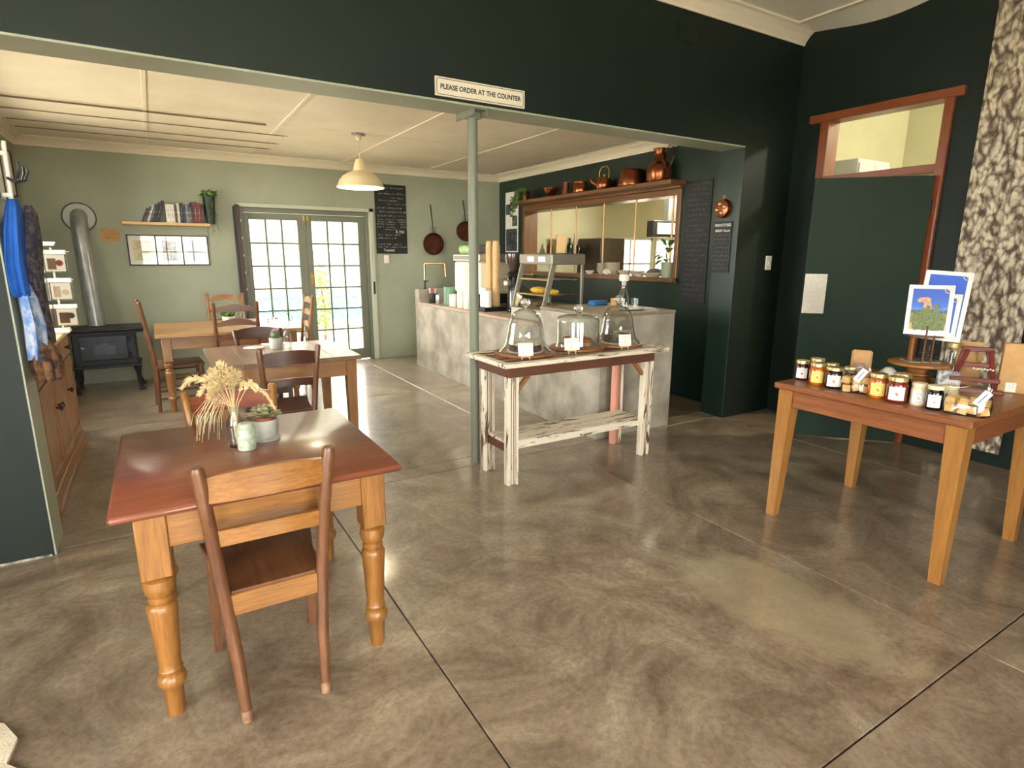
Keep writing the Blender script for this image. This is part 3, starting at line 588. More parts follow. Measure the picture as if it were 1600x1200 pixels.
# ================================================================== LEFT: cabinet, rack, clothes
def cabinet():
    t = thing('pine_cabinet', 'pine cupboard with panelled doors and drawers behind the wall end', 'cabinet', (-1.15, 4.19, 0))
    D, Lg, H = .50, 1.58, .97     # local x = depth (front at +D), local y = length
    W_ = CABW
    B().box(0, D - .02, .01, Lg - .01, .1, H - .03, .004).build('body', W_['y'], t)
    B().box(0, D, -.008, Lg + .008, 0, .13, .006).box(0, D + .012, -.016, Lg + .016, 0, .045, .006).build('plinth', W_['y'], t)
    B().box(-.005, D + .03, -.025, Lg + .025, H - .03, H, .008).build('cabinet_top', PALEW['y'], t)
    n = 3; dw = (Lg - .04) / n
    KN = mat('dark_knob', S(58, 30, 20), .3, coat=.4)
    for i in range(n):
        y0 = .02 + i * dw + .012; y1 = .02 + (i + 1) * dw - .012
        dr = B().box(D - .02, D, y0, y1, .775, .925, .004).build('drawer', W_['y'], t)
        B().tube([(D, (y0 + y1) / 2, .85), (D + .018, (y0 + y1) / 2, .85)], .008).ball((D + .028, (y0 + y1) / 2, .85), (.014, .02, .02)).build('knob', KN, dr, True)
        b = B(); b.box(D - .02, D, y0, y0 + .065, .15, .755, .003); b.box(D - .02, D, y1 - .065, y1, .15, .755, .003); b.box(D - .02, D, y0 + .065, y1 - .065, .69, .755, .003); b.box(D - .02, D, y0 + .065, y1 - .065, .15, .215, .003)
        dd = b.build('door', W_['z'], t); B().box(D - .02, D - .012, y0 + .06, y1 - .06, .21, .695).build('panel', W_['z'], dd)
        yk = y1 - .035 if i == 0 else y0 + .035
        B().tube([(D, yk, .56), (D + .018, yk, .56)], .008).ball((D + .028, yk, .56), (.014, .02, .02)).build('knob', KN, dd, True)
cabinet()
# white wire stand with bagged cards
t = thing('packet_stand', 'white wire display stand on the pine cabinet top', 'stand', (-.68, 5.42, .97)); b = B()
b.tube([(-.05, 0, 0), (-.05, 0, .66)], .006).tube([(.05, 0, 0), (.05, 0, .62)], .006).box(-.09, .09, -.08, .08, 0, .012, .003); 
for z in (.20, .39, .59): b.tube([(-.14, -.045, z), (.16, -.045, z)], .004).tube([(-.05, 0, z), (-.05, -.045, z)], .004).tube([(.05, 0, z), (.05, -.045, z)], .004)
b.build('frame', WHITE, t, True); B().obox((0, -.02, .645), (.16, .10, .006), (.25, 0, 0)).build('header_card', PAPER, t)
PKC = [mat('packet_card_%d' % i, S(*c), .6) for i, c in enumerate(((92, 62, 46), (196, 172, 150), (120, 92, 66)))]; PKD = [mat('packet_item_%d' % i, S(*c), .5) for i, c in enumerate(((206, 196, 180), (136, 52, 48), (60, 44, 36)))]
for k, (z, x) in enumerate(((.59, -.075), (.59, .075), (.39, -.065), (.39, .085), (.20, -.055), (.20, .095))):
    r = thing('card_packet', 'small clear packet of cards on the wire stand, %s tier, %s' % (('top', 'middle', 'lowest')[k // 2], ('nearer the wall end', 'outer')[k % 2]), 'packet', (-.685 + x, 5.42 - .052, .97 + z), (.1, -.15)[k % 2], 'card packets on the wire stand')
    B().box(-.060, .060, -.004, .004, -.14, -.02, .002).build('card', PAPER if k % 2 else PKC[k % 3], r); B().box(-.072, .072, -.007, .007, -.15, .010, .003).build('sleeve', CELLO, r); B().box(-.072, .072, -.0085, .0085, -.018, .012, .002).build('header', PAPER, r)
    B().box(-.045, -.005 + .01 * (k % 3), -.0056, -.0042, -.125, -.035 - .012 * (k % 2)).build('item', PKC[(k + 1) % 3], r); B().lathe([(0, 0), (.022, 0), (.022, .0016), (0, .0016)], 14, M=Matrix.Translation((.026, -.004, -.09 + .01 * (k % 3))) @ Matrix.Rotation(radians(90), 4, 'X')).build('item', PKD[k % 3], r)
# hook board at the end of the wall with hanging clothes
t = thing('hook_board', 'white hook board with curled black iron hooks on the left reveal', 'hook rail', (-.602, 3.73, 1.90))
B().box(0, .022, -.09, .075, -.10, .19, .003).build('board', WHITE, t); B().tube([(.05, .0, -.12), (.058, .0, .165)], .010, 10).build('rod', WHITE, t, True); B().box(.02, .06, -.012, .012, .10, .12, .002).box(.02, .06, -.012, .012, -.09, -.07, .002).build('rod_bracket', WHITE, t)
for y in (-.086, .066): B().box(.022, .027, y, y + .010, -.10, .19, .001).build('edge_strip', BLACK, t)
for k_, (e, dy) in enumerate(((1.0, .02), (.72, .07), (.8, -.09))):
    B().tube([(.05, 0, .0), (.05 + .03 * e, dy * .5, -.018), (.05 + .062 * e, dy, -.006), (.05 + .078 * e, dy * 1.1, .03), (.05 + .078 * e, dy * 1.1, .065)], [.007, .007, .007, .006, .004], 8).build('hook', IRON, t, True)
def drape(name, label, loc, prof, m, seed, folds=7, squash=.7, grp=None):
    # prof: list of (z, rx); wavy tube of cloth closed at the top
    b = B(); n = 40; vs = []; rn = random.Random(seed); ph = rn.uniform(0, 6)
    for i, (z, r) in enumerate(prof):
        for k in range(n):
            a = 2 * pi * k / n; q = 1 + .16 * sin(folds * a + ph + z * 3) * min(1, i / 2) + .06 * sin(13 * a + ph * 2); vs.append((r * q * cos(a) + .02 * sin(z * 7 + ph), r * q * sin(a) * squash, z))
    fs = [(i * n + k, i * n + (k + 1) % n, (i + 1) * n + (k + 1) % n, (i + 1) * n + k) for i in range(len(prof) - 1) for k in range(n)] + [tuple(range(n))[::-1], tuple((len(prof) - 1) * n + k for k in range(n))]
    b.add(vs, fs); o = b.build(name, m, None, True, loc, ang=80); return tag(o, label, 'clothing', grp)
BLUE = mat('blue_cloth', S(28, 96, 190), .85, c2=S(20, 70, 150), vscale=6); SKY = mat('printed_cloth', S(92, 132, 188), .85, c2=S(176, 186, 206), vscale=16, lo=.42, hi=.6)
DKC = mat('dark_print_cloth', S(44, 42, 56), .9, c2=S(92, 84, 92), vscale=26, lo=.45, hi=.6); BRN = mat('brown_print_cloth', S(120, 84, 56), .9, c2=S(44, 36, 36), vscale=24, lo=.42, hi=.6)
drape('blue_cloth', 'bright blue folded cloth hanging from the white hook board', (-.560, 3.715, 0), [(1.80, .020), (1.76, .030), (1.65, .040), (1.5, .045), (1.38, .046), (1.345, .042), (1.335, .02)], BLUE, 1, 5, 2.0)
drape('printed_cloth', 'pale blue printed cloth hanging below the bright blue cloth', (-.565, 3.725, 0), [(1.40, .025), (1.33, .038), (1.2, .042), (1.1, .042), (1.03, .036)], SKY, 2, 6, 2.2)
drape('patterned_scarf', 'dark patterned scarf hanging beside the bright blue cloth', (-.522, 3.81, 0), [(1.78, .014), (1.74, .030), (1.6, .042), (1.4, .044), (1.25, .042), (1.13, .036), (1.09, .03)], DKC, 3, 5, 2.0)
drape('brown_cloth', 'brown landscape print cloth at the bottom of the hanging clothes', (-.542, 3.74, 0), [(1.12, .035), (1.08, .052), (1.0, .060), (.95, .058), (.915, .05)], BRN, 4, 7, 1.7)
for k, (y, z0, z1, lab) in enumerate(((8.06, 2.12, 2.58, 'black framed white picture on the side wall near the corner'), (7.72, 2.05, 2.62, 'black framed white picture on the side wall nearer the hooks'))):
    t = thing('picture_frame', lab, 'picture', (XBL, y, (z0 + z1) / 2)); h = (z1 - z0) / 2; b = B(); b.box(0, .02, -.14, .14, h - .012, h); b.box(0, .02, -.14, .14, -h, -h + .012); b.box(0, .02, -.14, -.128, -h, h); b.box(0, .02, .128, .14, -h, h); b.build('frame', BLACK, t); B().box(0, .008, -.128, .128, -h + .012, h - .012).build('print', PAPER, t)

# ================================================================== COUNTER
CX0, CX1, CY0, CY1 = 3.10, 3.96, 3.69, 7.74
def counter():
    t = thing('service_counter', 'long concrete service counter with a raised near end', 'counter', (0, 0, 0))
    b = B(); b.box(CX0, CX1, CY0, 4.59, 0, 1.055, .008); b.box(CX0, 3.62, 4.59, 7.60, 0, .885, .004); b.box(CX0, 3.62, 7.60, CY1, 0, 1.085, .008); b.build('body', CONC, t)
    B().box(CX0 - .004, CX1 + .004, CY0 - .004, 4.594, 1.05, 1.08, .006).build('raised_top', CONCT, t)
    B().box(CX0 - .012, 3.63, 4.594, 7.60, .88, .912, .005).build('worktop', mat('pinkish_screed', S(186, 164, 146), .5, c2=S(166, 146, 128), vscale=6), t)
    B().box(CX0 - .008, CX0, CY0, CY1, 0, .07, .002).build('skirting', CONC, t)
counter()
bk = thing('back_counter', 'dark back counter with cupboards under the serving hatch', 'counter', (4.35, 4.75, 0))
B().box(0, .56, 0, 3.7, 0, .86, .005).build('body', mat('dark_cupboard', S(48, 46, 42), .5), bk); B().box(-.02, .575, -.02, 3.72, .86, .90, .006).build('worktop', CONCT, bk)
for i in range(5): B().box(-.018, 0, .03 + i * .73, .72 + i * .73, .1, .84, .004).build('door', mat('dark_cupboard', S(48, 46, 42), .5), bk)
ZC = .912
def lath(name, label, cat, loc, prof, m, n=20, group=None, rz=0): return tag(B().lathe(prof, n).build(name, m, None, True, loc, (0, 0, rz)), label, cat, group)
# copper tap
t = thing('copper_tap', 'copper pipe water tap arching over the counter end', 'tap', (3.22, 7.66, 1.085)); b = B()
b.tube([(0, 0, .12), (0, 0, .335), (.005, 0, .345), (.015, -.005, .35), (.22, -.15, .35), (.232, -.158, .345), (.236, -.16, .335), (.245, -.165, .17)], .012, 10); b.build('spout', mat('bright_copper', S(220, 164, 132), .25, metal=.85), t, True)
B().lathe([(.02, 0), (.022, .01), (.014, .02), (.014, .12)], 12).tube([(0, 0, .10), (.05, -.02, .11)], .007).build('valve', IRON, t, True)
def canister(name, label, loc, r, h, m, lid=None, group=None, cat='jar'):
    t = thing(name, label, cat, loc, 0, group); B().lathe([(0, 0), (r * .94, 0), (r, .006), (r, h - .005), (r * .96, h), (r * .88, h), (r * .88, .01), (0, .01)], 20).build('body', m, t, True)
    if lid: B().lathe([(0, h - .002), (r * .9, h - .002), (r * 1.0, h + .006), (r * .95, h + .02), (0, h + .026)], 20).build('lid', lid, t, True)
    return t
CER = mat('white_ceramic', S(226, 220, 210), .35); GRC = mat('green_ceramic', S(104, 140, 116), .35)
t = canister('cutlery_cup', 'dark cup of red handled cutlery at the counter end', (3.20, 7.34, ZC), .06, .13, BLACK, cat='cup')
for i in range(5): B().tube([(.03 * cos(i * 1.3), .03 * sin(i * 1.3), .02), (.045 * cos(i * 1.3), .045 * sin(i * 1.3), .20)], [.006, .010]).build('cutlery_handle', mat('red_plastic', S(206, 70, 56), .4) if i % 2 else STEEL, t, True)
canister('straw_jar', 'small steel jar beside the dark cutlery cup', (3.20, 7.17, ZC), .035, .12, STEEL)
t = canister('green_jug', 'large sage green enamel jug on the counter', (3.28, 6.93, ZC), .098, .235, GRC, cat='jug'); B().tube([(.06, -.075, .20), (.105, -.135, .19), (.11, -.14, .12), (.06, -.08, .06)], .009).build('handle', GRC, t, True)
for k, (x, y, h) in enumerate(((3.21, 6.70, .135), (3.22, 6.50, .185), (3.23, 6.34, .195), (3.22, 6.17, .13))):
    canister('sugar_pot', ('short white lidded pot beside the green jug', 'taller white lidded pot second from the green jug', 'tallest white lidded pot third from the green jug', 'white lidded pot partly behind the sage pole')[k], (x, y, ZC), (.062, .06, .06, .06)[k], h, CER, CER, 'white lidded pots on the counter')
# espresso machine
def machine():
    t = thing('espresso_machine', 'white espresso machine on the counter behind the sage pole', 'coffee machine', (3.50, 6.45, ZC)); MW = mat('machine_white', S(232, 226, 206), .3, coat=.3)
    B().box(-.22, .22, -.30, .38, .18, .56, .02).build('body', MW, t); B().box(-.23, .20, -.31, .39, .56, .655, .012).build('cup_tray', STEEL, t); B().box(-.235, -.215, -.28, .36, .585, .63, .004).build('front_band', mat('band_grey', S(120, 120, 116), .3), t)
    B().box(-.225, -.215, -.22, .14, .24, .50, .006).build('back_panel', mat('machine_panel', S(222, 212, 186), .35), t); B().box(-.20, .25, -.28, .36, .06, .18, .01).build('base', BLACK, t)
    for sx in (-.17, .2):
        for y in (-.25, .33): B().lathe([(.02, 0), (.018, .06)], 10, (sx, y, 0)).build('foot', BLACK, t)
    for y in (-.12, .18):
        g = B().lathe([(.035, .30), (.04, .22), (.035, .20)], 14, (.24, y, 0)).build('group_head', STEEL, t, True); B().tube([(.25, y, .215), (.42, y, .20)], .012).build('portafilter', BLACK, g, True)
machine()
t = thing('coffee_bag', 'bright green coffee bag lying on the espresso machine', 'bag', (3.42, 6.72, ZC + .655)); B().obox((0, 0, .052), (.12, .26, .10), (0, 0, .3), .03).build('bag', mat('lime_foil', S(150, 196, 110), .4, c2=S(214, 230, 190), vscale=12), t, True)
tag(B().box(3.44, 3.58, 6.26, 6.46, ZC + .656, ZC + .76, .01).build('cup_box', BLACK), 'small black box on the espresso machine behind the pole', 'box')
# takeaway cup stacks
CUP = mat('kraft_cup', S(206, 172, 122), .6)
def cupstack(label, x, y, z, h):
    t = thing('cup_stack', label, 'cups', (x, y, z), 0, 'stacks of brown takeaway cups'); prof = [(0, 0), (.036, 0)]; n = int(h / .028)
    for i in range(n): zz = h * i / n; prof += [(.046, zz + .003), (.046, zz + .009), (.043, zz + .011), (.0425, h * (i + 1) / n)]
    prof += [(.034, h + .05), (0, h + .05)]; B().lathe(prof, 16).build('cups', CUP, t, True)
t = thing('cup_holder', 'black tray with white cup lids beside the sage pole', 'tray', (3.33, 5.98, ZC)); B().box(-.14, .16, -.12, .2, 0, .05, .005).build('tray', BLACK, t)
B().lathe([(0, .05), (.045, .05), (.047, .26), (.04, .27), (0, .27)], 16, (-.07, .02, 0)).build('lid_stack', WHITE, t, True); B().lathe([(0, .05), (.04, .05), (.042, .24), (0, .245)], 16, (-.07, -.075, 0)).build('lid_stack', WHITE, t, True)
cupstack('tall stack of brown paper cups nearest the sage pole', 3.40, 6.12, ZC + .05, .70); cupstack('tall stack of brown paper cups beside the grinder', 3.415, 5.985, ZC + .05, .70)
# grinder
t = thing('coffee_grinder', 'black coffee grinder with smoky hopper on the counter', 'grinder', (3.50, 5.72, ZC))
B().lathe([(0, 0), (.085, 0), (.09, .02), (.078, .04), (.078, .40), (.085, .42), (.06, .46), (0, .46)], 20).build('body', mat('gloss_black', S(18, 18, 20), .15, coat=.5), t, True)
B().lathe([(.045, .46), (.06, .485), (.098, .545), (.108, .60), (.108, .655), (.102, .655), (.09, .55), (.04, .47)], 24).build('hopper', mat('smoky_hopper', S(66, 54, 50), .15, coat=.6), t, True)
B().tube([(-.08, 0, .40), (-.16, .03, .40)], .012).box(-.12, -.06, -.04, .04, .30, .36, .01).build('spout', STEEL, t, True); B().tube([(.06, -.06, .43), (.14, -.14, .43)], .010).ball((.15, -.15, .43), .018).build('lever', BRASS, t, True)
t = thing('till_screen', 'black till screen on the back counter by the far corner', 'screen', (4.62, 7.85, .90)); B().obox((0, 0, .42), (.04, .42, .34), (0, -.15, .5), .008).build('screen', BLACK, t); B().lathe([(.12, 0), (.11, .015), (.02, .03), (.02, .30)], 16).build('stand', BLACK, t, True)
# heated display case
def display_case():
    t = thing('display_case', 'glass food display case with slanted front on the counter', 'display case', (3.17, 4.66, ZC)); AL = mat('brushed_grey', S(150, 146, 134), .35, metal=.5); L_ = .58; D = .50; H = .655; S0 = .13
    b = B().box(0, D, 0, L_, 0, .115, .006); b.build('base', STEEL, t); b = B(); b.box(-.004, 0, .02, .07, .03, .09); b.build('sticker', PAPER, t); text('20', .03, INK, t, (-.005, .05, .06), (radians(90), 0, radians(-90)))
    B().box(S0 - .03, D + .01, -.008, L_ + .008, H - .105, H, .010).build('hood', AL, t)
    for i, y in enumerate((.16, .36)): B().obox((S0 - .033, y, H - .052), (.004, .12, .05)).build('price_strip', PAPER, t)
    for y in (.012, L_ - .012):
        B().prism([(.0, .115), (.045, .115), (S0 + .035, H - .10), (S0 - .02, H - .10)], y - .012, y + .012).build('post', AL, t); B().box(D - .03, D, y - .012, y + .012, .115, H - .10, .003).build('post', AL, t)
    b = B(); b.add([(.012, .012, .12), (.012, L_ - .012, .12), (S0 + .002, L_ - .012, H - .085), (S0 + .002, .012, H - .085)], [(0, 1, 2, 3)]); b.build('front_pane', PANE, t)
    for y in (.004, L_ - .004): b = B(); b.add([(.02, y, .12), (D - .01, y, .12), (D - .01, y, H - .085), (S0, y, H - .085)], [(0, 1, 2, 3)]); b.build('side_pane', PANE, t)
    for z, x0 in ((.25, .06), (.40, .095)):
        sh_ = B().box(x0, D - .03, .02, L_ - .02, z, z + .006).build('shelf', GLASS, t); B().box(x0 - .004, x0 + .004, .02, L_ - .02, z - .004, z + .012, .001).build('shelf_edge', BRASS, sh_)
    return t
display_case()
YEL = mat('lemon_cake', S(232, 190, 60), .5, c2=S(210, 160, 40), vscale=20)
t = thing('lemon_loaf', 'yellow loaf on the lower shelf of the display case', 'cake', (3.36, 5.0, ZC + .256)); B().ball((0, 0, .035), (.075, .12, .036), 16, 10).build('loaf', YEL, t, True)
t = thing('lemon_loaf', 'smaller yellow bun on the shelf at the near end of the display case', 'cake', (3.38, 4.78, ZC + .256)); B().ball((0, 0, .028), (.06, .06, .028), 14, 8).build('loaf', YEL, t, True)
for k, y in enumerate((4.80, 4.95, 5.10)): t = thing('pastry', '%s dark pastry on the floor of the display case' % ('near', 'middle', 'far')[k], 'pastry', (3.42, y, ZC + .115), 0, 'pastries in the display case'); B().ball((0, 0, .026), (.06, .05, .026), 12, 8).build('crust', mat('dark_crust', S(90, 62, 40), .6, c2=S(130, 92, 56), vscale=30), t, True)
# carafe, glass on a plate, cloth
t = thing('white_plate', 'white plate under the carafe on the raised counter', 'plate', (3.60, 3.93, 1.08)); B().lathe([(0, .002), (.09, 0), (.15, .012), (.155, .016), (.15, .02), (.09, .008), (0, .008)], 28).build('plate', CER, t, True)
t = thing('water_carafe', 'glass carafe with frosted stopper on the raised counter', 'carafe', (3.575, 3.96, 1.089))
B().lathe([(0, 0), (.05, 0), (.055, .01), (.055, .10), (.028, .17), (.024, .22), (.03, .235), (.026, .235), (.02, .22), (.024, .17), (.05, .10), (.05, .012), (0, .012)], 22).build('bottle', GLASS, t, True); B().lathe([(0, .205), (.018, .205), (.02, .24), (.042, .245), (.046, .27), (.042, .30), (0, .302)], 18).build('stopper', mat('frosted', S(226, 222, 210), .6), t, True)
lath('drinking_glass', 'small drinking glass beside the carafe', 'glass', (3.66, 3.90, 1.089), [(0, 0), (.03, 0), (.035, .09), (.032, .09), (.027, .006), (0, .006)], GLASS)
t = thing('kraft_tag', 'small kraft tag card standing on the raised counter', 'card', (3.42, 3.90, 1.08)); B().obox((0, 0, .055), (.07, .004, .11), (-.1, 0, -.3)).build('card', KRAFT, t)
t = thing('blue_cloth', 'folded blue cloth on the raised counter by the display case', 'cloth', (3.66, 4.42, 1.08)); B().box(-.09, .09, -.06, .06, 0, .028, .012).box(-.08, .085, -.055, .05, .026, .045, .01).build('cloth', mat('blue_towel', S(52, 116, 176), .9), t, True)

# ================================================================== HATCH, COPPER SHELF, KITCHEN
t = struct(bpy.data.objects.new('window_7', None), 'timber framed serving hatch with thin upright rods', 'window'); COL.objects.link(t)
y0, y1, z0, z1 = OPN; b = B(); b.box(XR - .03, XR + .21, y0 - .05, y0 + .008, z0 - .05, z1 + .06, .004); b.build('frame_side', FRAMEW['z'], t)
B().box(XR - .03, XR + .21, y1 - .008, y1 + .06, z0 - .05, z1 + .06, .004).build('frame_side', FRAMEW['z'], t); B().box(XR - .035, XR + .21, y0, y1, z1 - .008, z1 + .06, .004).build('frame_head', FRAMEW['y'], t); B().box(XR - .10, XR + .24, y0 - .05, y1 + .06, z0 - .045, z0 + .004, .005).build('sill', FRAMEW['y'], t)
for y in (7.06, 6.478, 5.90, 5.32, 4.735): B().tube([(XR + .01, y, z0), (XR + .01, y, z1)], .011, 10).build('rod', mat('hatch_rod', S(196, 150, 104), .35, metal=.3), t, True)
t = thing('copper_shelf', 'brown timber shelf above the serving hatch', 'shelf', (XR, 6.06, 2.29)); B().box(-.24, 0, -1.50, 1.74, 0, .045, .005).build('board', FRAMEW['y'], t); B().box(-.05, 0, -1.46, 1.70, -.028, 0, .004).build('batten', FRAMEW['y'], t)
ZS = 2.335; XS = 4.80
def cu(name, label, y, prof, m=COPPER, n=22, x=XS): 
    t = thing(name, label, 'copperware', (x, y, ZS), 0, 'copperware on the shelf above the hatch'); B().lathe(prof, n).build('body', m, t, True); return t
def hollow(prof, th=.004): return prof + [(max(r - th, 0), z + (th if i == len(prof) - 1 and z < .02 else 0)) for i, (r, z) in enumerate(prof[::-1])]
t = thing('fern_pot', 'copper pot with trailing fern at the far end of the shelf', 'plant', (4.78, 7.52, ZS)); B().lathe([(0, 0), (.06, 0), (.075, .12), (.08, .13), (.07, .13), (.06, .10), (0, .10)], 20).build('pot', COPPER, t, True)
b = B(); rn = random.Random(9)
for k in range(34):
    a = rn.uniform(1.3, 4.4); L = rn.uniform(.08, .36); p0 = Vector((.05 * cos(a), .05 * sin(a), .12)); q = [p0 + Vector((cos(a) * .16 * s, sin(a) * .16 * s, .06 * sin(pi * min(s * 1.4, 1)) - L * s * s)) for s in (0, .25, .5, .75, 1)]
    q = [Vector((min(v.x, .13), v.y, v.z if (v.x < -.03 or v.y > .27) or v.z > .01 else .012)) if v.x > -.135 else v for v in q]; b.tube([tuple(v) for v in q], [.002, .002, .0015, .001, .001], 4)
    for j in range(1, 5):
        for s_ in (0, .5): c = q[j].lerp(q[j - 1], s_); foliage(b, tuple(c), (.014, .014, .014), 3, .035, k * 90 + j * 9 + int(s_ * 4))
b.build('fronds', LEAFG, t)
cu('copper_bowl', 'small footed copper bowl on the shelf next to the fern', 6.89, [(0, 0), (.05, 0), (.045, .02), (.06, .035), (.105, .10), (.11, .125), (.104, .125), (.098, .10), (.05, .045), (0, .04)])
t = cu('copper_jug', 'slim dark copper jug between the bowl and the round pot', 6.54, [(0, 0), (.06, 0), (.062, .02), (.045, .13), (.05, .165), (.045, .165), (.04, .13), (.055, .02), (0, .015)], COPPERD); B().tube([(.0, -.05, .14), (.0, -.11, .13), (.0, -.12, .08), (0, -.06, .03)], .007).build('handle', COPPERD, t, True); B().tube([(-.02, .04, .10), (-.03, .10, .15)], [.012, .006]).build('spout', COPPERD, t, True)
cu('copper_pot', 'round copper pot with rolled rim between jug and kettle', 6.22, [(0, 0), (.10, 0), (.108, .02), (.095, .10), (.085, .12), (.09, .14), (.083, .14), (.078, .12), (.088, .10), (.1, .02), (0, .015)])
t = cu('copper_kettle', 'copper kettle with tall swing handle on the shelf', 5.76, [(0, 0), (.085, 0), (.10, .03), (.10, .09), (.075, .14), (.04, .155), (.0, .16)]); B().tube([(0, -.085, .13), (0, -.09, .22), (0, -.05, .27), (0, .05, .27), (0, .09, .22), (0, .085, .13)], .006).build('handle', BRASS, t, True); B().tube([(-.06, .06, .06), (-.10, .11, .10), (-.11, .125, .14)], [.022, .016, .012]).build('spout', COPPER, t, True); B().ball((0, 0, .17), .016).build('lid_knob', BRASS, t, True)
cu('copper_pot', 'wide tapering copper pot on the shelf beside the tall ewer', 5.28, [(0, 0), (.15, 0), (.155, .015), (.12, .13), (.115, .165), (.125, .18), (.118, .18), (.108, .165), (.113, .13), (.147, .015), (0, .012)])
t = cu('copper_ewer', 'tall copper ewer with curved handle at the near end of the shelf', 4.84, [(0, 0), (.12, 0), (.13, .02), (.14, .12), (.125, .175), (.078, .205), (.062, .23), (.060, .31), (.074, .345), (.07, .345), (.054, .31), (.056, .23), (.07, .205), (.115, .175), (.13, .12), (.12, .02), (0, .015)]); B().tube([(.0, -.07, .30), (.0, -.13, .36), (.0, -.19, .34), (.0, -.205, .26), (.0, -.17, .17), (0, -.125, .13)], .006).build('handle', COPPERD, t, True)
t = thing('wall_poster', 'narrow black and white poster on the green wall near the corner', 'poster', (XR, 8.13, 1.60)); B().box(-.008, 0, -.19, .19, 0, .92).build('sheet', PAPER, t)
for k, (ya, yb, za, zb) in enumerate(((-.17, .17, .02, .36), (-.17, -.02, .40, .56), (.02, .17, .58, .74), (-.17, .0, .66, .74))): B().box(-.0095, -.007, ya, yb, za, zb).build('print', printmat('poster_print_%d' % (k % 2), ((40, 42, 44), (120, 120, 104))[k % 2], ((90, 94, 98), (60, 62, 54))[k % 2], 9), t)
ZSL = OPN[2] + .004; SILLX = 4.93
def bowl(name, label, y, r, h, m=CER, n=1, x=SILLX, cat='bowl', group='crockery on the hatch sill'):
    t = thing(name, label, cat, (x, y, ZSL), 0, group)
    for i in range(n): B().lathe([(0, 0), (r * .5, 0), (r * .55, .006), (r * .9, h * .7), (r, h), (r * .96, h), (r * .85, h * .7), (r * .5, .012), (0, .012)], 22, (0, 0, i * h * .35)).build('bowl' if n == 1 else 'stacked_bowl', m, t, True)
STN = mat('stoneware', S(196, 186, 164), .5, c2=S(180, 168, 146), vscale=14)
bowl('small_bowl', 'small white bowl alone on the hatch sill', 6.14, .062, .045); bowl('bowl_stack', 'stack of stoneware bowls on the sill beside the small bowl', 5.88, .075, .06, STN, 5); bowl('bowl_stack', 'larger stack of stoneware bowls at the middle of the sill', 5.69, .095, .065, STN, 5)
bowl('stone_bowl', 'low stoneware bowl right of the bowl stacks', 5.46, .09, .065, STN); bowl('stone_bowl', 'wider low stoneware bowl next to the shallow dishes', 5.29, .10, .06, STN, x=4.97); bowl('shallow_dish', 'shallow stoneware dish left of the potted plant', 4.98, .14, .045, STN); bowl('shallow_dish', 'small pale dish between the bowls and the potted plant', 5.14, .07, .03, CER, x=4.87)
t = thing('sea_shell', 'white scallop shaped shell leaning on the bowl stack', 'shell', (4.85, 5.70, ZSL)); b = B()
for i in range(9): a = -1.2 + i * .3; b.tube([(0, -.0, .006), (-.01, .06 * sin(a), .012 + .05 * cos(a)), (0, .085 * sin(a), .012 + .07 * cos(a))], [.004, .012, .008], 6)
b.build('shell', CER, t, True)
t = thing('potted_plant', 'broad leaved plant in a ribbed glass pot at the sill end', 'plant', (4.93, 4.765, ZSL)); B().lathe([(0, 0), (.062, 0), (.068, .15), (.072, .17), (.064, .17), (.058, .14), (0, .14)], 20).build('pot', mat('grey_green_pot', S(150, 156, 134), .35), t, True)
def leaf(b, base, tip, w, up=(0, 0, 1), bend=.0):
    a, c = Vector(base), Vector(tip); d = (c - a); s = d.cross(Vector(up)); s = s.normalized() if s.length > 1e-5 else Vector((1, 0, 0)); rows = [(0, .06), (.2, .7), (.45, 1), (.7, .8), (.88, .4), (1, .0)]; vs = []; u = Vector(up)
    for f, k in rows:
        p = a + d * f + u * (bend * sin(pi * f)); vs += [p - s * w * k, p - u * w * .18 * k, p + s * w * k]
    n = len(rows); b.add([tuple(v) for v in vs], [(3 * i + j, 3 * i + j + 1, 3 * i + 3 + j + 1, 3 * i + 3 + j) for i in range(n - 1) for j in (0, 1)]); return b
rn = random.Random(2)
for k, (a, L, h, dz) in enumerate(((2.6, .16, .30, -.06), (3.3, .17, .26, -.07), (1.9, .15, .28, -.08), (4.1, .15, .30, .02), (1.3, .14, .33, .0), (2.9, .10, .37, .05), (3.8, .13, .22, -.05), (2.2, .12, .36, .04), (1.6, .16, .22, -.09), (4.5, .08, .36, .05))):
    p0 = (.02 * cos(a), .02 * sin(a), h - .03); leaf(B().tube([(0, 0, .13), p0], .003, 5), p0, ((.02 + L) * cos(a), (.02 + L) * sin(a), h + dz), .045, bend=.03).build('leaf', LEAFG, t, True)
# kitchen things
t = thing('tall_fridge', 'tall dark brown kitchen cupboard seen through the hatch', 'cupboard', (6.93, 8.33, 0)); DK = woods('kitchen_dark', S(52, 42, 32), S(70, 58, 44), scale=8); B().box(-.27, .27, -.32, .32, 0, 1.85, .006).build('body', DK['z'], t)
for s_ in (-1, 1): B().box(-.262 if s_ < 0 else .004, -.004 if s_ < 0 else .262, -.336, -.32, .06, 1.82, .004).build('door', DK['z'], t)
t = thing('kitchen_counter', 'dark kitchen worktop along the wall beyond the hatch', 'counter', (6.0, 8.40, 0)); B().box(-.8, .62, -.28, .25, 0, .86, .004).build('body', DK['x'], t); B().box(-.8, .63, -.30, .25, .86, .90, .004).build('worktop', BLACK, t)
t = thing('kitchen_shelf', 'dark shelf of bottles on the kitchen wall', 'shelf', (6.1, 8.54, 1.55)); B().box(-.6, .5, -.12, .12, 0, .04, .004).build('board', DK['x'], t)
def bottle(label, x, m, h=.30, r=.04): lath('bottle', label, 'bottle', (x, 8.50, 1.59), [(0, 0), (r, 0), (r, h * .55), (r * .4, h * .75), (r * .35, h), (0, h)], m, 14, 'bottles on the kitchen shelf')
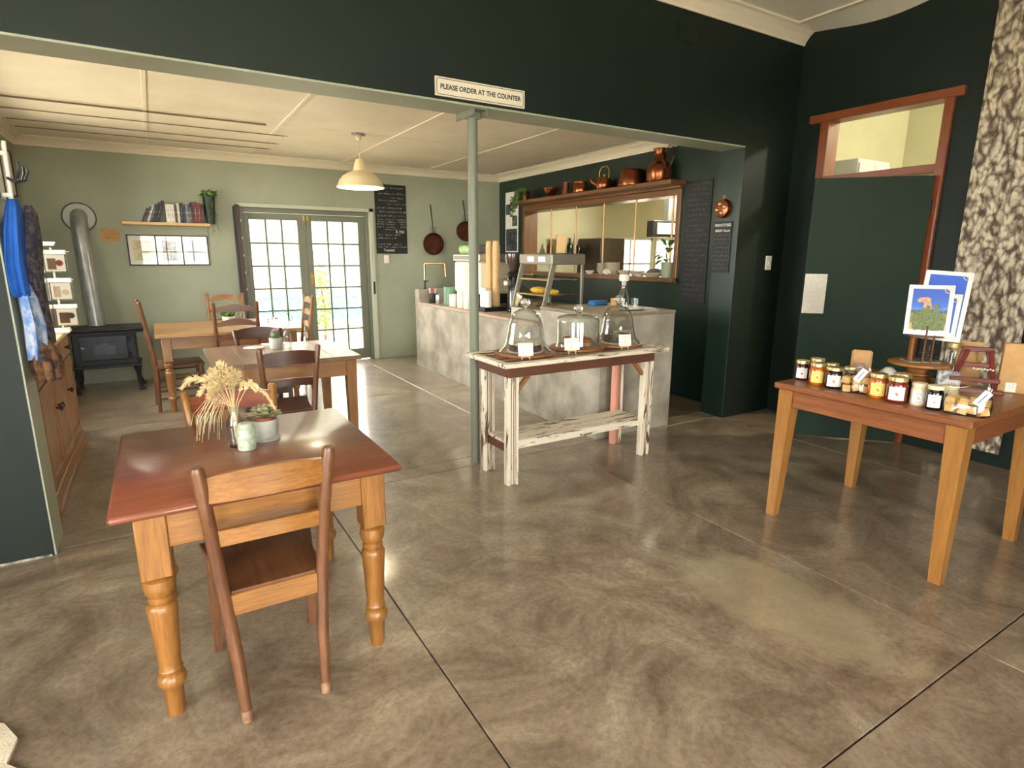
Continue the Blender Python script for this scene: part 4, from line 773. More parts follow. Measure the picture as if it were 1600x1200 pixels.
bottle('dark round bottle on the kitchen shelf', 6.36, mat('bottle_dark', S(24, 22, 20), .2), .26, .055); bottle('clear bottle with dark cap on the kitchen shelf', 6.46, mat('bottle_pale', S(150, 150, 120), .15), .34, .035); bottle('brown bottle at the left end of the kitchen shelf', 5.93, mat('bottle_brown', S(84, 52, 30), .25), .22, .05); bottle('dark tin at the right end of the kitchen shelf', 6.55, mat('bottle_dark', S(24, 22, 20), .2), .2, .05)
t = thing('chopping_board', 'pale wooden chopping board standing on the kitchen shelf', 'board', (6.13, 8.46, 1.59)); B().obox((0, 0, .16), (.20, .02, .32), (.06, 0, 0), .006).build('board', PALEW['z'], t)
t = thing('extractor_hood', 'dark edged extractor hood with white front in the kitchen', 'hood', (6.66, 6.75, 0)); B().box(-.26, .30, -.25, -.10, 1.83, 2.07, .01).build('canopy', mat('hood_dark', S(44, 44, 42), .35), t); B().box(-.19, .28, -.256, -.245, 1.87, 2.035, .004).build('front_panel', WHITE, t); B().box(.06, .26, -.22, -.11, 2.07, 2.82, .006).build('duct', STEEL, t)
t = thing('stand_mixer', 'grey stand mixer on the kitchen island seen through the hatch', 'mixer', (7.35, 7.4, .90)); GM = mat('mixer_grey', S(66, 70, 78), .35); B().box(-.10, .18, -.10, .10, 0, .05, .02).box(.06, .17, -.06, .06, .05, .30, .03).ball((.02, 0, .36), (.20, .09, .085), 16, 10).build('body', GM, t, True); B().lathe([(.05, .05), (.10, .10), (.11, .22), (.105, .22), (.09, .10), (.04, .06)], 18, (-.08, 0, 0)).build('bowl', STEEL, t, True)
t = thing('kitchen_island', 'grey kitchen island under the mixer', 'table', (7.45, 7.4, 0)); B().box(-.7, .8, -.4, .4, .86, .90, .004).build('worktop', STEEL, t)
for sx in (-.65, .75):
    for sy in (-.35, .35): B().box(sx - .025, sx + .025, sy - .025, sy + .025, 0, .86).build('leg', STEEL, t)

# ================================================================== TABLES AND CHAIRS
def turned_leg(b, x, y, zt, w=.045, blk=.30):
    # square block on top, turned below; zt = underside of the top
    zb = zt - blk; b.box(x - w, x + w, y - w, y + w, zb, zt, .004); k = zb / .45
    pr = [(.0, 0), (.027, 0), (.029, .02), (.031, .09), (.034, .094), (.044, .105), (.046, .118), (.042, .13), (.034, .137), (.036, .145), (.038, .152), (.034, .158), (.035, .18), (.040, .26), (.045, .34), (.046, .352), (.040, .362), (.034, .366), (.039, .373), (.039, .38), (.033, .386), (.044, .40), (.048, .42), (.044, .438), (.034, .443), (.042, .449)]
    b.lathe([(r * w / .045, z * k) for r, z in pr] + [(w * .95, zb)], 20, (x, y, 0)); return b
def turned_table(name, label, x0, x1, y0, y1, zt, top, legm, th=.028, inset=.075, apron=.13, boards=1, blk=.30, w=.045):
    t = thing(name, label, 'table', ((x0 + x1) / 2, (y0 + y1) / 2, 0)); hx, hy = (x1 - x0) / 2, (y1 - y0) / 2
    if boards == 1: B().box(-hx, hx, -hy, hy, zt - th, zt, .011).build('tabletop', top, t, True, ang=50)
    else:
        tp = B().box(-hx + .004, hx - .004, -hy + .004, hy - .004, zt - th, zt - .003).build('tabletop', top, t)
        for i in range(boards): B().box(-hx, hx, -hy + 2 * hy * i / boards + .0008, -hy + 2 * hy * (i + 1) / boards - .0008, zt - th - .001, zt, .002).build('plank', top, tp)
    lx, ly = hx - inset, hy - inset * .85; zu = zt - th
    for sx in (-1, 1):
        for sy in (-1, 1): turned_leg(B(), sx * lx, sy * ly, zu, w, blk).build('leg', legm['z'], t, True)
    for sy in (-1, 1): B().box(-lx + w, lx - w, sy * (ly + w * .6) - .011, sy * (ly + w * .6) + .011, zu - apron, zu, .002).build('apron', legm['x'], t)
    for sx in (-1, 1): B().box(sx * (lx + w * .6) - .011, sx * (lx + w * .6) + .011, -ly + w, ly - w, zu - apron, zu, .002).build('apron', legm['y'], t)
    return t
turned_table('dining_table', 'reddish topped pine dining table with turned legs nearest the viewpoint', -.205, .722, 1.975, 2.945, .78, REDW['x'], PINE, .028, .105, .125, 1, .225)
turned_table('dining_table', 'pine farm table with turned legs by the french doors', -.07, 1.29, 6.48, 7.70, .78, wood('scrubbed_pine', S(140, 98, 58), S(178, 134, 86), 'x', 10, .4, .2), CABW, .03, .09, .12, 5, .24, .042)
def taper_leg(b, x, y, zt, w0, w1, sx=0, sy=0):
    vs = []
    for z, w, f in ((0, w1, 1), (zt, w0, 0)):
        for a, c in ((-1, -1), (1, -1), (1, 1), (-1, 1)): vs.append((x + a * w + sx * f, y + c * w + sy * f, z))
    return b.add(vs, [(3, 2, 1, 0), (4, 5, 6, 7), (0, 1, 5, 4), (1, 2, 6, 5), (2, 3, 7, 6), (3, 0, 4, 7)])
def tapered_table(name, label, x0, x1, y0, y1, zt, top, legm, apm, th=.034, inset=.07, apron=.11, planks=1, splay=.02, w0=.04, w1=.026):
    t = thing(name, label, 'table', ((x0 + x1) / 2, (y0 + y1) / 2, 0)); hx, hy = (x1 - x0) / 2, (y1 - y0) / 2; zu = zt - th
    if planks == 1: B().box(-hx, hx, -hy, hy, zu, zt, .006).build('tabletop', top, t)
    else:
        tp = B().box(-hx + .005, hx - .005, -hy + .005, hy - .005, zu, zt - .004).build('tabletop', top, t); rn = random.Random(5)
        for i in range(planks): B().box(-hx + 2 * hx * i / planks + .001, -hx + 2 * hx * (i + 1) / planks - .001, -hy, hy, zu - .001, zt - rn.uniform(0, .0015), .003).build('plank', top, tp)
    lx, ly = hx - inset, hy - inset
    for sx in (-1, 1):
        for sy in (-1, 1): taper_leg(B(), sx * lx, sy * ly, zu, w0, w1, sx * splay, sy * splay).build('leg', legm['z'], t)
    for sy in (-1, 1): B().box(-lx + w0, lx - w0, sy * (ly + w0 * .55) - .012, sy * (ly + w0 * .55) + .012, zu - apron, zu, .002).build('apron', apm['x'], t)
    for sx in (-1, 1): B().box(sx * (lx + w0 * .55) - .012, sx * (lx + w0 * .55) + .012, -ly + w0, ly - w0, zu - apron, zu, .002).build('apron', apm['y'], t)
    return t
tapered_table('dining_table', 'plank topped dining table with tapered pine legs in the middle', .28, 1.355, 4.57, 5.58, .76, wood('worn_oak_y', S(92, 66, 48), S(142, 110, 84), 'y', 12, .36, .3), CABW, CABW, .036, .075, .13, 5, .0, .042, .03)
tapered_table('display_table', 'jarrah topped table with tapered pine legs holding jars', 3.055, 4.01, 1.055, 2.045, .83, KIAAT['y'], PINEK, KIAAT, .036, .065, .10, 1, .018, .043, .026)

def farm_chair(name, label, loc, rz, wd, seatm, post, H=.925, rails=2):
    # faces +y ; back at -y
    t = thing(name, label, 'chair', loc, rz, 'wooden chairs with two back rails')
    for sx in (-1, 1):
        B().tube([(sx * .131, -.255, 0), (sx * .140, -.225, .22), (sx * .158, -.20, .45), (sx * .178, -.225, .72), (sx * .194, -.262, H - .01), (sx * .195, -.263, H)], [.017, .021, .022, .021, .021, .015], 12).build('back_leg', post['z'], t, True)
        B().tube([(sx * .131, -.255, -.0), (sx * .1325, -.2497, .04)], [.0175, .0182], 12).build('worn_foot', mat('worn_pale_wood', S(150, 118, 88), .7, c2=S(110, 76, 52), vscale=30), t, True)
        taper_leg(B(), sx * .175, .185, .425, .019, .013, sx * .006, .01).build('front_leg', post['z'], t)
    b = B(); b.prism([(-.135, -.205), (.135, -.205), (.205, .215), (-.205, .215)], .44, .462, 'xy'); b.build('seat', seatm['y'], t)
    B().box(-.138, .138, -.215, -.193, .375, .452, .003).build('back_apron', wd['x'], t); B().box(-.16, .16, .185, .205, .37, .44, .002).build('front_apron', wd['x'], t)
    for sx in (-1, 1):
        a = Vector((sx * .15, -.19, 0)); c = Vector((sx * .178, .175, 0)); m = (a + c) / 2; B().obox((m.x, m.y, .405), (.018, .36, .07), (0, 0, -sx * .076)).build('side_apron', wd['y'], t)
    def rail(z0, z1, hw, yb, crest, dip, bow):
        n = 12; pts = []; vs = []; fs = []
        for i in range(n + 1):
            u = -1 + 2 * i / n; x = u * hw; y = yb - bow * (1 - u * u)
            for yy in (y - .009, y + .009): vs += [(x, yy, z0 + dip * (1 - u * u)), (x, yy, z1 + crest * (1 - u * u))]
        for i in range(n): a = i * 4; c = a + 4; fs += [(a, c, c + 1, a + 1), (a + 2, a + 3, c + 3, c + 2), (a, a + 2, c + 2, c), (a + 1, c + 1, c + 3, a + 3)]
        fs += [(0, 1, 3, 2), (n * 4, n * 4 + 2, n * 4 + 3, n * 4 + 1)]; return B().add(vs, fs)
    rail(.80, .882, .185, -.245, .022, .006, .03).build('top_rail', wd['x'], t, True); rail(.635, .69, .168, -.215, .012, .012, .025).build('mid_rail', wd['x'], t, True)
    return t
farm_chair('wooden_chair', 'orange brown wooden chair in front of the nearest table', (.237, 2.148, 0), 0, PINE, OAK, OAK)
farm_chair('wooden_chair', 'red brown wooden chair on the far side of the nearest table', (.25, 2.80, 0), pi, REDW, OAK, PINE, .915)
farm_chair('wooden_chair', 'dark wooden chair on the near side of the middle table', (.725, 4.43, 0), .03, DARKW, DARKW, OAK, .93)
farm_chair('wooden_chair', 'very dark wooden chair on the far side of the middle table', (.735, 5.42, 0), pi - .03, DARKW, DARKW, DARKW, .885)
def ladder_chair(name, label, loc, rz, wd, H=1.09, slats=4):
    t = thing(name, label, 'chair', loc, rz, 'ladder-back chairs at the farm table')
    for sx in (-1, 1):
        B().tube([(sx * .185, -.215, 0), (sx * .188, -.20, .3), (sx * .190, -.20, .46), (sx * .192, -.235, .8), (sx * .194, -.275, H - .03), (sx * .194, -.277, H - .012), (sx * .194, -.278, H)], [.016, .019, .020, .018, .017, .019, .010], 10).build('back_leg', wd['z'], t, True)
        B().tube([(sx * .20, .20, 0), (sx * .20, .195, .46)], [.016, .02], 10).build('front_leg', wd['z'], t, True)
        for z in (.13, .25, .36): B().tube([(sx * .187, -.19, z), (sx * .2, .195, z)], .010, 8).build('side_stretcher', wd['y'], t, True)
    b = B(); b.box(-.21, .21, -.21, .225, .445, .47, .006); b.build('seat', wd['y'], t)
    B().tube([(-.2, .198, .2), (.2, .198, .2)], .010, 8).build('front_stretcher', wd['x'], t, True); B().tube([(-.187, -.2, .26), (.187, -.2, .26)], .010, 8).build('rear_stretcher', wd['x'], t, True)
    for k in range(slats):
        z = (.99, .85, .71, .575)[k]; y = -.205 - .07 * max(0, (z - .46)) / .6; poly = []
        for i in range(13): u = -1 + 2 * i / 12; poly.append((u * .185, z + .052 + .028 * cos(u * pi / 2) ** 2 * (1 if abs(u) < .98 else 0) - (.012 if abs(u) > .8 else 0)))
        for i in range(13): u = 1 - 2 * i / 12; poly.append((u * .185, z + .012 * cos(u * pi / 2)))
        B().prism(poly, y - .008, y + .008).build('slat', wd['x'], t)
    return t
ladder_chair('ladder_back_chair', 'ladder-back chair seen side on, left of the farm table', (.10, 6.80, 0), radians(-90) + .06, OAK, 1.10)
ladder_chair('ladder_back_chair', 'dark ladder-back chair on the near side of the farm table', (.64, 6.55, 0), .0, OAK, 1.095, 3)
ladder_chair('ladder_back_chair', 'orange ladder-back chair behind the farm table against the wall', (.70, 7.66, 0), pi, PINE, 1.085, 3)
ladder_chair('ladder_back_chair', 'orange ladder-back chair at the door end of the farm table', (1.24, 7.12, 0), radians(90), PINE, 1.09, 4)

# ---- things on the nearest table
ZT = .78
def bottle_vase(name, label, loc, s=1.0):
    t = thing(name, label, 'vase', loc); o = [(0, 0), (.030, 0), (.033, .006), (.033, .06), (.036, .085), (.030, .115), (.017, .14), (.016, .165), (.019, .17)]; i = [(.016, .17), (.013, .165), (.014, .14), (.027, .113), (.032, .085), (.029, .06), (.029, .010), (0, .010)]
    B().lathe([(r * s, z * s) for r, z in o + i], 22).build('bottle', GLASS, t, True); return t
bottle_vase('bottle_vase', 'clear glass bottle vase holding dried grass on the nearest table', (.213, 2.52, ZT))
t = thing('dried_grass', 'bunch of dried straw coloured grass plumes in the glass bottle', 'dried grass', (.213, 2.52, ZT + .012))
rn = random.Random(12); PL = [((-.07, -.02, .31), 0), ((-.03, .01, .33), 0), ((.0, -.02, .305), 0), ((.03, .02, .285), 0), ((-.05, .04, .28), 0), ((-.175, .03, .245), .06), ((-.12, -.03, .225), .05), ((-.09, -.06, .22), .04), ((.085, -.03, .215), .05), ((.150, -.05, .135), .12), ((-.10, .02, .27), .02), ((-.02, -.06, .27), .02), ((-.06, -.05, .25), .02), ((.015, .03, .25), .0)]
for k, (tip, dr) in enumerate(PL):
    tp = Vector(tip); q = [Vector((0, 0, .0)), Vector((tp.x * .05, tp.y * .05, .10)), Vector((tp.x * .12, tp.y * .1, .165)), Vector((tp.x * .45, tp.y * .45, .2 + (tp.z - .2) * .6 + dr * .8)), Vector((tp.x * .8, tp.y * .8, tp.z + dr * .55)), tp]
    st = B().tube([tuple(v) for v in q], [.0016, .0016, .0015, .0013, .001, .0006], 5).build('stem', STRAW, t); b = B(); N = 230
    for i in range(N):
        f = (i + rn.random()) / N; s_ = 3 + f * 2 if dr < .05 else 2.6 + f * 2.4; j = min(int(s_), 4); p_ = q[j].lerp(q[j + 1], s_ - j); d = (q[j + 1] - q[j]).normalized(); L = (.034 if k not in (8, 9) else .016) * (1.1 - f * .7) * rn.uniform(.6, 1.2); w = .0016 if k not in (8, 9) else .004
        v = (d * rn.uniform(.3, 1) + Vector((rn.uniform(-1, 1), rn.uniform(-1, 1), rn.uniform(-1, 1))) * (.55 if k not in (8, 9) else .5)).normalized(); s2 = v.cross(Vector((rn.uniform(-1, 1), rn.uniform(-1, 1), .3))).normalized() * w; e = p_ + v * L
        b.add([tuple(p_ - s2), tuple(p_ + v * L * .5 - s2 * 1.3), tuple(e), tuple(p_ + v * L * .5 + s2 * 1.3), ], [(0, 1, 2, 3)])
    b.build('plume', STRAW, st)
b = B()
for i in range(26):
    a = rn.uniform(2.6, 4.2); r = rn.uniform(.07, .15); z0 = rn.uniform(.16, .22); z1 = rn.uniform(.03, .12); q = [(0.0, 0, .16), (r * .6 * cos(a), r * .5 * sin(a), z0 + .01), (r * cos(a), r * .6 * sin(a), (z0 + z1) / 2), (r * 1.1 * cos(a), r * .7 * sin(a), z1)]; b.tube(q, [.0008, .0007, .0006, .0004], 3)
tag(b.build('fine_strands', STRAW, t), kind='stuff')
t = thing('candle_jar', 'pale green speckled jar in front of the glass bottle', 'jar', (.243, 2.455, ZT)); CJ = mat('pale_green_glass', S(188, 200, 180), .3, c2=S(160, 176, 156), vscale=40, lo=.5, hi=.58, coat=.3)
B().lathe([(0, 0), (.031, 0), (.035, .004), (.036, .08), (.034, .088), (.030, .092)], 24).build('body', CJ, t, True); B().lathe([(.028, .088), (.029, .090), (.028, .106), (.024, .110), (0, .110)], 24).build('neck', mat('pale_green_lid', S(178, 190, 170), .35), t, True)
def rosette(t, z, R, m, counts=(5, 7, 9, 9)):
    proto = {}
    for ring, n in enumerate(counts):
        L = R * (.45 + .19 * ring); el = radians(72 - ring * 21); b = leaf(B(), (0, 0, 0), (L, 0, 0), R * .20 + R * .03 * ring, (0, 0, 1), .006); b2 = leaf(b, (0, 0, -.005), (L * .98, 0, -.001), R * .19 + R * .03 * ring, (0, 0, -1), .004); pm = None
        for k in range(n):
            if pm is None: pm = b.build('leaf', m, t, True); o = pm
            else: o = pm.copy(); COL.objects.link(o)
            o.location = (0, 0, z - ring * .004); o.rotation_euler = (0, -el, 2 * pi * k / n + ring * .37)
t = thing('succulent_pot', 'rosette succulent in a whitewashed pot on the nearest table', 'plant', (.330, 2.565, ZT))
B().lathe([(0, 0), (.056, 0), (.058, .006), (.05, .012), (0, .012)], 28).build('saucer', GREYPOT, t, True); B().lathe([(0, .010), (.042, .010), (.047, .014), (.05, .085), (.05, .088), (.045, .088), (.044, .07), (0, .07)], 28).build('outer_pot', GREYPOT, t, True); B().lathe([(.036, .06), (.043, .092), (.046, .094), (.045, .10), (.039, .10), (.037, .09), (0, .09)], 24).build('inner_pot', TERRA, t, True); rosette(t, .112, .078, SUCC, (5, 7, 8, 8))
# ---- things on the middle table
bottle_vase('bottle_vase', 'small glass bottle vase with sprigs on the middle table', (.925, 5.30, .76))
t = thing('dried_sprigs', 'few dried purple grey sprigs in the small glass bottle', 'dried flowers', (.925, 5.30, .772)); SPR = mat('sprig', S(150, 130, 130), .8)
for k in range(6):
    a = k * 1.1; e = Vector((.09 * cos(a) - .02, .04 * sin(a), .26 + .03 * sin(k * 2))); 
    if k == 4: e = Vector((-.14, .0, .22))
    b = B().tube([(0, 0, 0), (e.x * .1, e.y * .1, .15), (e.x * .6, e.y * .6, e.z * .9), tuple(e)], .0015, 4); foliage(b, tuple(e), (.012, .012, .025), 14, .016, k); b.build('sprig', SPR, t)
t = thing('cactus_pot', 'round cactus in a grey pot on the middle table', 'plant', (.825, 5.27, .76)); B().lathe([(0, 0), (.05, 0), (.056, .09), (.05, .09), (.046, .075), (0, .075)], 22).build('pot', GREYPOT, t, True); b = B()
for k in range(14): a0 = 2 * pi * k / 14; b.lathe([(.0, .07), (.032, .085), (.042, .11), (.034, .14), (.012, .157), (0, .16)], 2, (0, 0, 0), a0, a0 + 2 * pi / 14)
b.build('cactus', mat('cactus_green', S(74, 92, 60), .6, c2=S(150, 150, 120), vscale=60, lo=.55, hi=.6), t); foliage(B(), (0, 0, .158), (.03, .03, .012), 40, .016, 6).build('flower_ring', mat('cactus_flower', S(214, 160, 170), .7), t)
tag(B().lathe([(0, 0), (.08, 0), (.088, .006), (.084, .009), (0, .008)], 28).build('trivet', CER, None, True, (.66, 5.36, .76)), 'round pale trivet on the middle table', 'trivet')
# ---- things on the farm table
t = thing('succulent_pot', 'leafy succulent in a white pot on the farm table', 'plant', (.66, 7.30, .78)); B().lathe([(0, 0), (.06, 0), (.068, .08), (.062, .08), (.056, .065), (0, .065)], 22).build('pot', CER, t, True); foliage(B(), (0, 0, .12), (.075, .075, .05), 120, .05, 31).build('foliage', LEAFG, t)
bottle_vase('bottle_vase', 'slender glass vase beside the white potted succulent', (.80, 7.34, .78), .9); t = thing('dried_sprigs', 'pale arching grass stems in the slender glass vase', 'dried flowers', (.80, 7.34, .792))
for k in range(3): B().tube([(0, 0, 0), (-.01, 0, .16), (-.05 * (k + 1), .02 * k, .30 - .02 * k), (-.08 * (k + 1), .02 * k, .26 - .05 * k)], .0015, 4).build('sprig', STRAW, t)

# ================================================================== CAKE TABLE
def cake_table():
    t = thing('cake_table', 'chipped white painted console table holding glass cloches', 'table', (2.57, 3.39, 0)); zt = .868
    tp = B().box(-.60, .60, -.20, .20, zt - .03, zt - .006).build('tabletop', DPT, t)
    for i, (y0, y1) in enumerate(((-.22, -.07), (-.068, .08), (.082, .22))): B().box(-.672, .668, y0, y1, zt - .024, zt - (.0, .002, .001)[i], .002).build('plank', DPT, tp)
    for nm, bx_ in (('edge_front', (-.73, .73, -.28, -.22)), ('edge_back', (-.73, .73, .22, .28))): B().box(*bx_, zt - .028, zt + .002, .005).build(nm, DPW['x'], t)
    for x0, x1 in ((-.73, -.673), (.669, .73)): B().box(x0, x1, -.22, .22, zt - .028, zt + .002, .005).build('edge_side', DPW['x'], t)
    AP = wood('raw_brown', S(78, 46, 30), S(104, 64, 42), 'x', 12, .6, 0)
    for y in (-.205, .205): B().box(-.665, .64, y - .012, y + .012, zt - .105, zt - .03, .003).build('apron', AP, t)
    for x in (-.655, .63): B().box(x - .012, x + .012, -.193, .193, zt - .105, zt - .03, .003).build('apron', AP, t)
    for sx in (-1, 1):
        for sy in (-1, 1):
            x, y = (sx * .612, sy * .165); m = DPP if (sx, sy) == (1, 1) else DPW['z']; zt2 = zt - .03
            lg = B().box(x - .045, x + .045, y - .022, y + .022, 0, zt2, .003).build('leg', m, t)
            B().box(x - sx * .03 - .008, x - sx * .03 + .008, y - .035, y - .022, 0, zt2, .002).build('moulding', m, lg); B().box(x + sx * .033 - .012, x + sx * .033 + .012, y - .033, y - .022, 0, zt2, .003).build('moulding', DPW['z'], lg); [B().box(x + gx - .0025, x + gx + .0025, y - .0228, y - .02, .0, zt2).build('groove', AP, lg) for gx in (-.014, .004, .016)]
        xb = sx * .56; b = B(); b.obox((sx * .52, -.165, zt - .155), (.15, .03, .028), (0, sx * radians(48), 0), .003); b.build('brace', CABW['x'], t)
    for sx in (-1, 1): B().box(sx * .607 - .02, sx * .607 + .02, -.143, .143, .215, .275, .003).build('end_rail', AP, t)
    for i, (y0, y1) in enumerate(((-.14, -.05), (-.048, .05), (.052, .14))): B().box(-.625, .615, y0, y1, .275, .297, .003).build('shelf_plank', DPW['x'], t)
    B().box(-.60, .60, -.15, -.141, .24, .296, .002).build('shelf_edge', DPW['x'], t)
cake_table()
ZK = .870
def cloche(label, x, y, kind, s=1.0):
    t = thing('cake_cloche', label, 'cloche', (x, y, ZK + .019), 0, 'glass cloches on the chipped white table')
    if kind == 'bell': o = [(.178, 0), (.172, .012), (.150, .035), (.135, .07), (.126, .12), (.115, .18), (.10, .225), (.075, .262), (.045, .28), (.012, .285)]
    else: o = [(.185, 0), (.180, .01), (.175, .03), (.175, .20), (.172, .222), (.155, .24), (.10, .252), (.012, .258)]
    o = [(r * s, z * s) for r, z in o]; B().lathe(o + [(max(r - .0035, .001), z - .003) for r, z in o[::-1][1:-1]] + [(o[0][0] - .006, .001), (o[0][0], 0)], 40, cap=False).build('dome', GLASS, t, True)
    z = o[-1][1]; B().lathe([(.0, z - .004), (.016, z - .003), (.013, z + .008), (.02, z + .014), (.034, z + .035), (.034, z + .05), (.022, z + .068), (0, z + .074)], 24).build('knob', SOLID, t, True)
def board_(label, x, y, r): t = thing('cake_board', label, 'board', (x, y, ZK), 0, 'round wooden boards under the cloches'); B().lathe([(0, 0), (r - .004, 0), (r, .004), (r, .015), (r - .004, .019), (0, .019)], 40).build('board', wood('acacia', S(110, 66, 36), S(150, 98, 58), 'x', 10, .4, .2), t, True)
c1, c2, c3 = (2.185, 3.415), (2.66, 3.43), (3.04, 3.42)
board_('round board under the left bell cloche', *c1, .215); board_('round board under the flat topped cloche', *c2, .205); board_('round board under the right bell cloche', *c3, .20)
cloche('bell shaped glass cloche at the left end of the white table', *c1, 'bell', 1.05); cloche('straight sided glass cloche in the middle of the white table', *c2, 'drum', .92); cloche('bell shaped glass cloche at the right end of the white table', *c3, 'bell', 1.02)
CHOC = mat('chocolate_sponge', S(52, 34, 26), .7, c2=S(74, 50, 36), vscale=40, bump=.4, bscale=90); ICE = mat('icing', S(226, 212, 186), .55, c2=S(206, 188, 158), vscale=20, bump=.3, bscale=40)
def cake(label, c, r, h, body, top):
    t = thing('cake', label, 'cake', (*c, ZK + .019), 0, 'cakes under the glass cloches'); B().lathe([(0, .004), (r + .015, .0), (r + .018, .006), (0, .008)], 32).build('plate', CER, t, True); b = B(); n = 36; rn = random.Random(len(label)); pr = [(r, .008), (r * 1.0, h * .6), (r * .96, h)]
    b.lathe(pr + [(0, h)], n).build('sponge', body, t, True)
    b = B()
    for k in range(16): a = k * .39; b.ball((r * .82 * cos(a), r * .82 * sin(a), h + .004), (.02, .02, .010), 8, 5)
    b.lathe([(0, h + .001), (r * .9, h + .001), (r * .86, h + .008), (0, h + .010)], 28); b.build('topping', top, t, True)
cake('dark chocolate cake with pale icing under the left bell', c1, .115, .05, CHOC, ICE); cake('dark chocolate cake under the right bell', c3, .105, .055, CHOC, CHOC)
MUF = mat('muffin_crumb', S(176, 108, 52), .7, c2=S(130, 74, 34), vscale=30, bump=.4, bscale=80)
for k, (dx, dy) in enumerate(((-.06, -.03), (.05, -.05), (.08, .06), (-.03, .08))):
    t = thing('muffin', 'brown muffin under the middle cloche, %s of the four' % ('front left', 'front right', 'back right', 'back left')[k], 'muffin', (c2[0] + dx, c2[1] + dy, ZK + .019), 0, 'muffins under the middle cloche'); B().lathe([(0, 0), (.028, 0), (.036, .03), (0, .03)], 16).build('case', KRAFT, t, True); B().lathe([(.036, .03), (.043, .036), (.042, .05), (.025, .062), (0, .066)], 16).build('crown', MUF, t, True)
def price_sign(label, x, y, w, h, lines):
    t = thing('price_sign', label, 'sign', (x, y, ZK), atan2(-x, y) * -0 + radians(-14), 'price cards on little easels'); EZ = PALEW['z']
    for sx in (-1, 1): B().tube([(sx * .028, -.006, 0), (sx * .012, .018, .075)], .004, 6).build('easel_leg', EZ, t, True)
    B().tube([(0, .05, 0), (0, .02, .07)], .004, 6).build('easel_leg', EZ, t, True); B().box(-.034, .034, -.008, .010, .018, .026, .002).build('easel_ledge', EZ, t)
    cd_ = B().obox((0, .004, .026 + h / 2), (w, .002, h), (-.18, 0, 0)).build('card', PAPER, t); b = B()
    for k, (z, a, c, hh) in enumerate(lines): scribble(b, -w / 2 + a * w, -w / 2 + c * w, z * h - h / 2, hh, 0, k + int(x * 30), .0017)
    o = b.build('print', INK, cd_); o.location = (0, .0025, .026 + h / 2); o.rotation_euler = (-.18, 0, 0); 
PLN = [(.85, .3, .9, .007), (.70, .06, .6, .007), (.70, .78, .95, .007), (.45, .45, .55, .010), (.25, .25, .75, .008)]
price_sign('white price card before the left bell cloche', 2.055, 3.205, .105, .085, PLN); price_sign('white price card before the middle cloche', 2.47, 3.245, .115, .085, PLN); price_sign('white price card before the right bell cloche', 2.93, 3.205, .10, .085, PLN)
t = thing('tea_strainer_bowl', 'white footed bowl with a spatula across it at the table end', 'bowl', (3.235, 3.58, ZK)); B().lathe([(0, 0), (.035, 0), (.03, .012), (.055, .05), (.075, .075), (.07, .075), (.045, .045), (0, .02)], 22).build('bowl', CER, t, True); B().obox((.02, -.005, .081), (.20, .022, .009), (0, 0, -.2), .003).build('spatula', PALEW['x'], t)

# ================================================================== RIGHT TABLE THINGS
ZR = .83
GOLD = mat('gold_lid', S(214, 188, 128), .3, metal=.7); LBL = {'white': mat('label_white', S(238, 236, 232), .6), 'yellow': mat('label_yellow', S(240, 214, 120), .6)}
JAMS = {'dark': mat('dark_jam', S(44, 14, 14), .12, coat=.6), 'amber': mat('amber_jam', S(196, 104, 24), .12, coat=.6, c2=S(160, 76, 18), vscale=20), 'white': mat('pale_preserve', S(222, 206, 176), .25, coat=.5), 'black': mat('black_preserve', S(20, 16, 18), .12, coat=.6), 'red': mat('red_jam', S(110, 28, 18), .12, coat=.6)}
def jar(label, x, y, content, lab, r=.040, h=.118, lid=GOLD, motif=(196, 120, 70)):
    t = thing('preserve_jar', label, 'jar', (x, y, ZR), 0, 'preserve jars on the display table'); a = atan2(-y, -x)
    B().lathe([(0, 0), (r * .9, 0), (r, .008), (r, h * .68), (r * .93, h * .76), (r * .80, h * .82), (r * .80, h * .86), (0, h * .86)], 24).build('body', JAMS[content], t, True)
    B().lathe([(r * .86, h * .84), (r * .93, h * .845), (r * .93, h * .97), (r * .88, h), (0, h)], 24).build('lid', lid, t, True)
    if lab:
        z0, z1 = h * .12, h * .64; lb = B().lathe([(r + .0008, z0), (r + .0008, z1)], 10, (0, 0, 0), a - .78, a + .78).build('label', LBL[lab], t, True)
        b = B(); R = r + .0014
        def dot(u, z, s): b.add([(R * cos(a + u + du), R * sin(a + u + du), z + dz) for du, dz in ((-s / R, 0), (0, -s), (s / R, 0), (0, s))], [(0, 1, 2, 3)])
        dot(.0, z0 + (z1 - z0) * .5, .008); dot(.08, z0 + (z1 - z0) * .40, .006); b.build('motif', mat('motif_%d' % motif[0], S(*motif), .6), lb); b = B()
        for i in range(5): dot(-.24 + i * .12, z0 + (z1 - z0) * .82, .0022); dot(-.3 + i * .15, z0 + (z1 - z0) * .12, .0022)
        b.build('print', INK, lb)
jar('dark jam jar with white label at the far corner of the display table', 3.255, 2.005, 'dark', 'white'); jar('gold lidded jar half hidden behind the far corner jars', 3.375, 1.985, 'red', None, .042, .122)
jar('amber jam jar with yellow label second from the far corner', 3.215, 1.885, 'amber', 'yellow', .043, .125); jar('gold lidded jar behind the amber far jar', 3.36, 1.885, 'dark', None, .036, .11)
jar('wide dark jam jar with white label beside the rusk bag', 3.20, 1.778, 'dark', 'white', .046, .12); jar('gold lidded jar behind the first rusk bag', 3.37, 1.78, 'dark', None, .036, .105)
jar('amber jam jar with yellow label near the middle of the display table', 3.185, 1.535, 'amber', 'yellow', .044, .128); jar('large red jam jar with white label near the middle', 3.165, 1.432, 'red', 'white', .047, .13); jar('gold lidded jar behind the large red jam jar', 3.29, 1.47, 'dark', None, .044, .128)
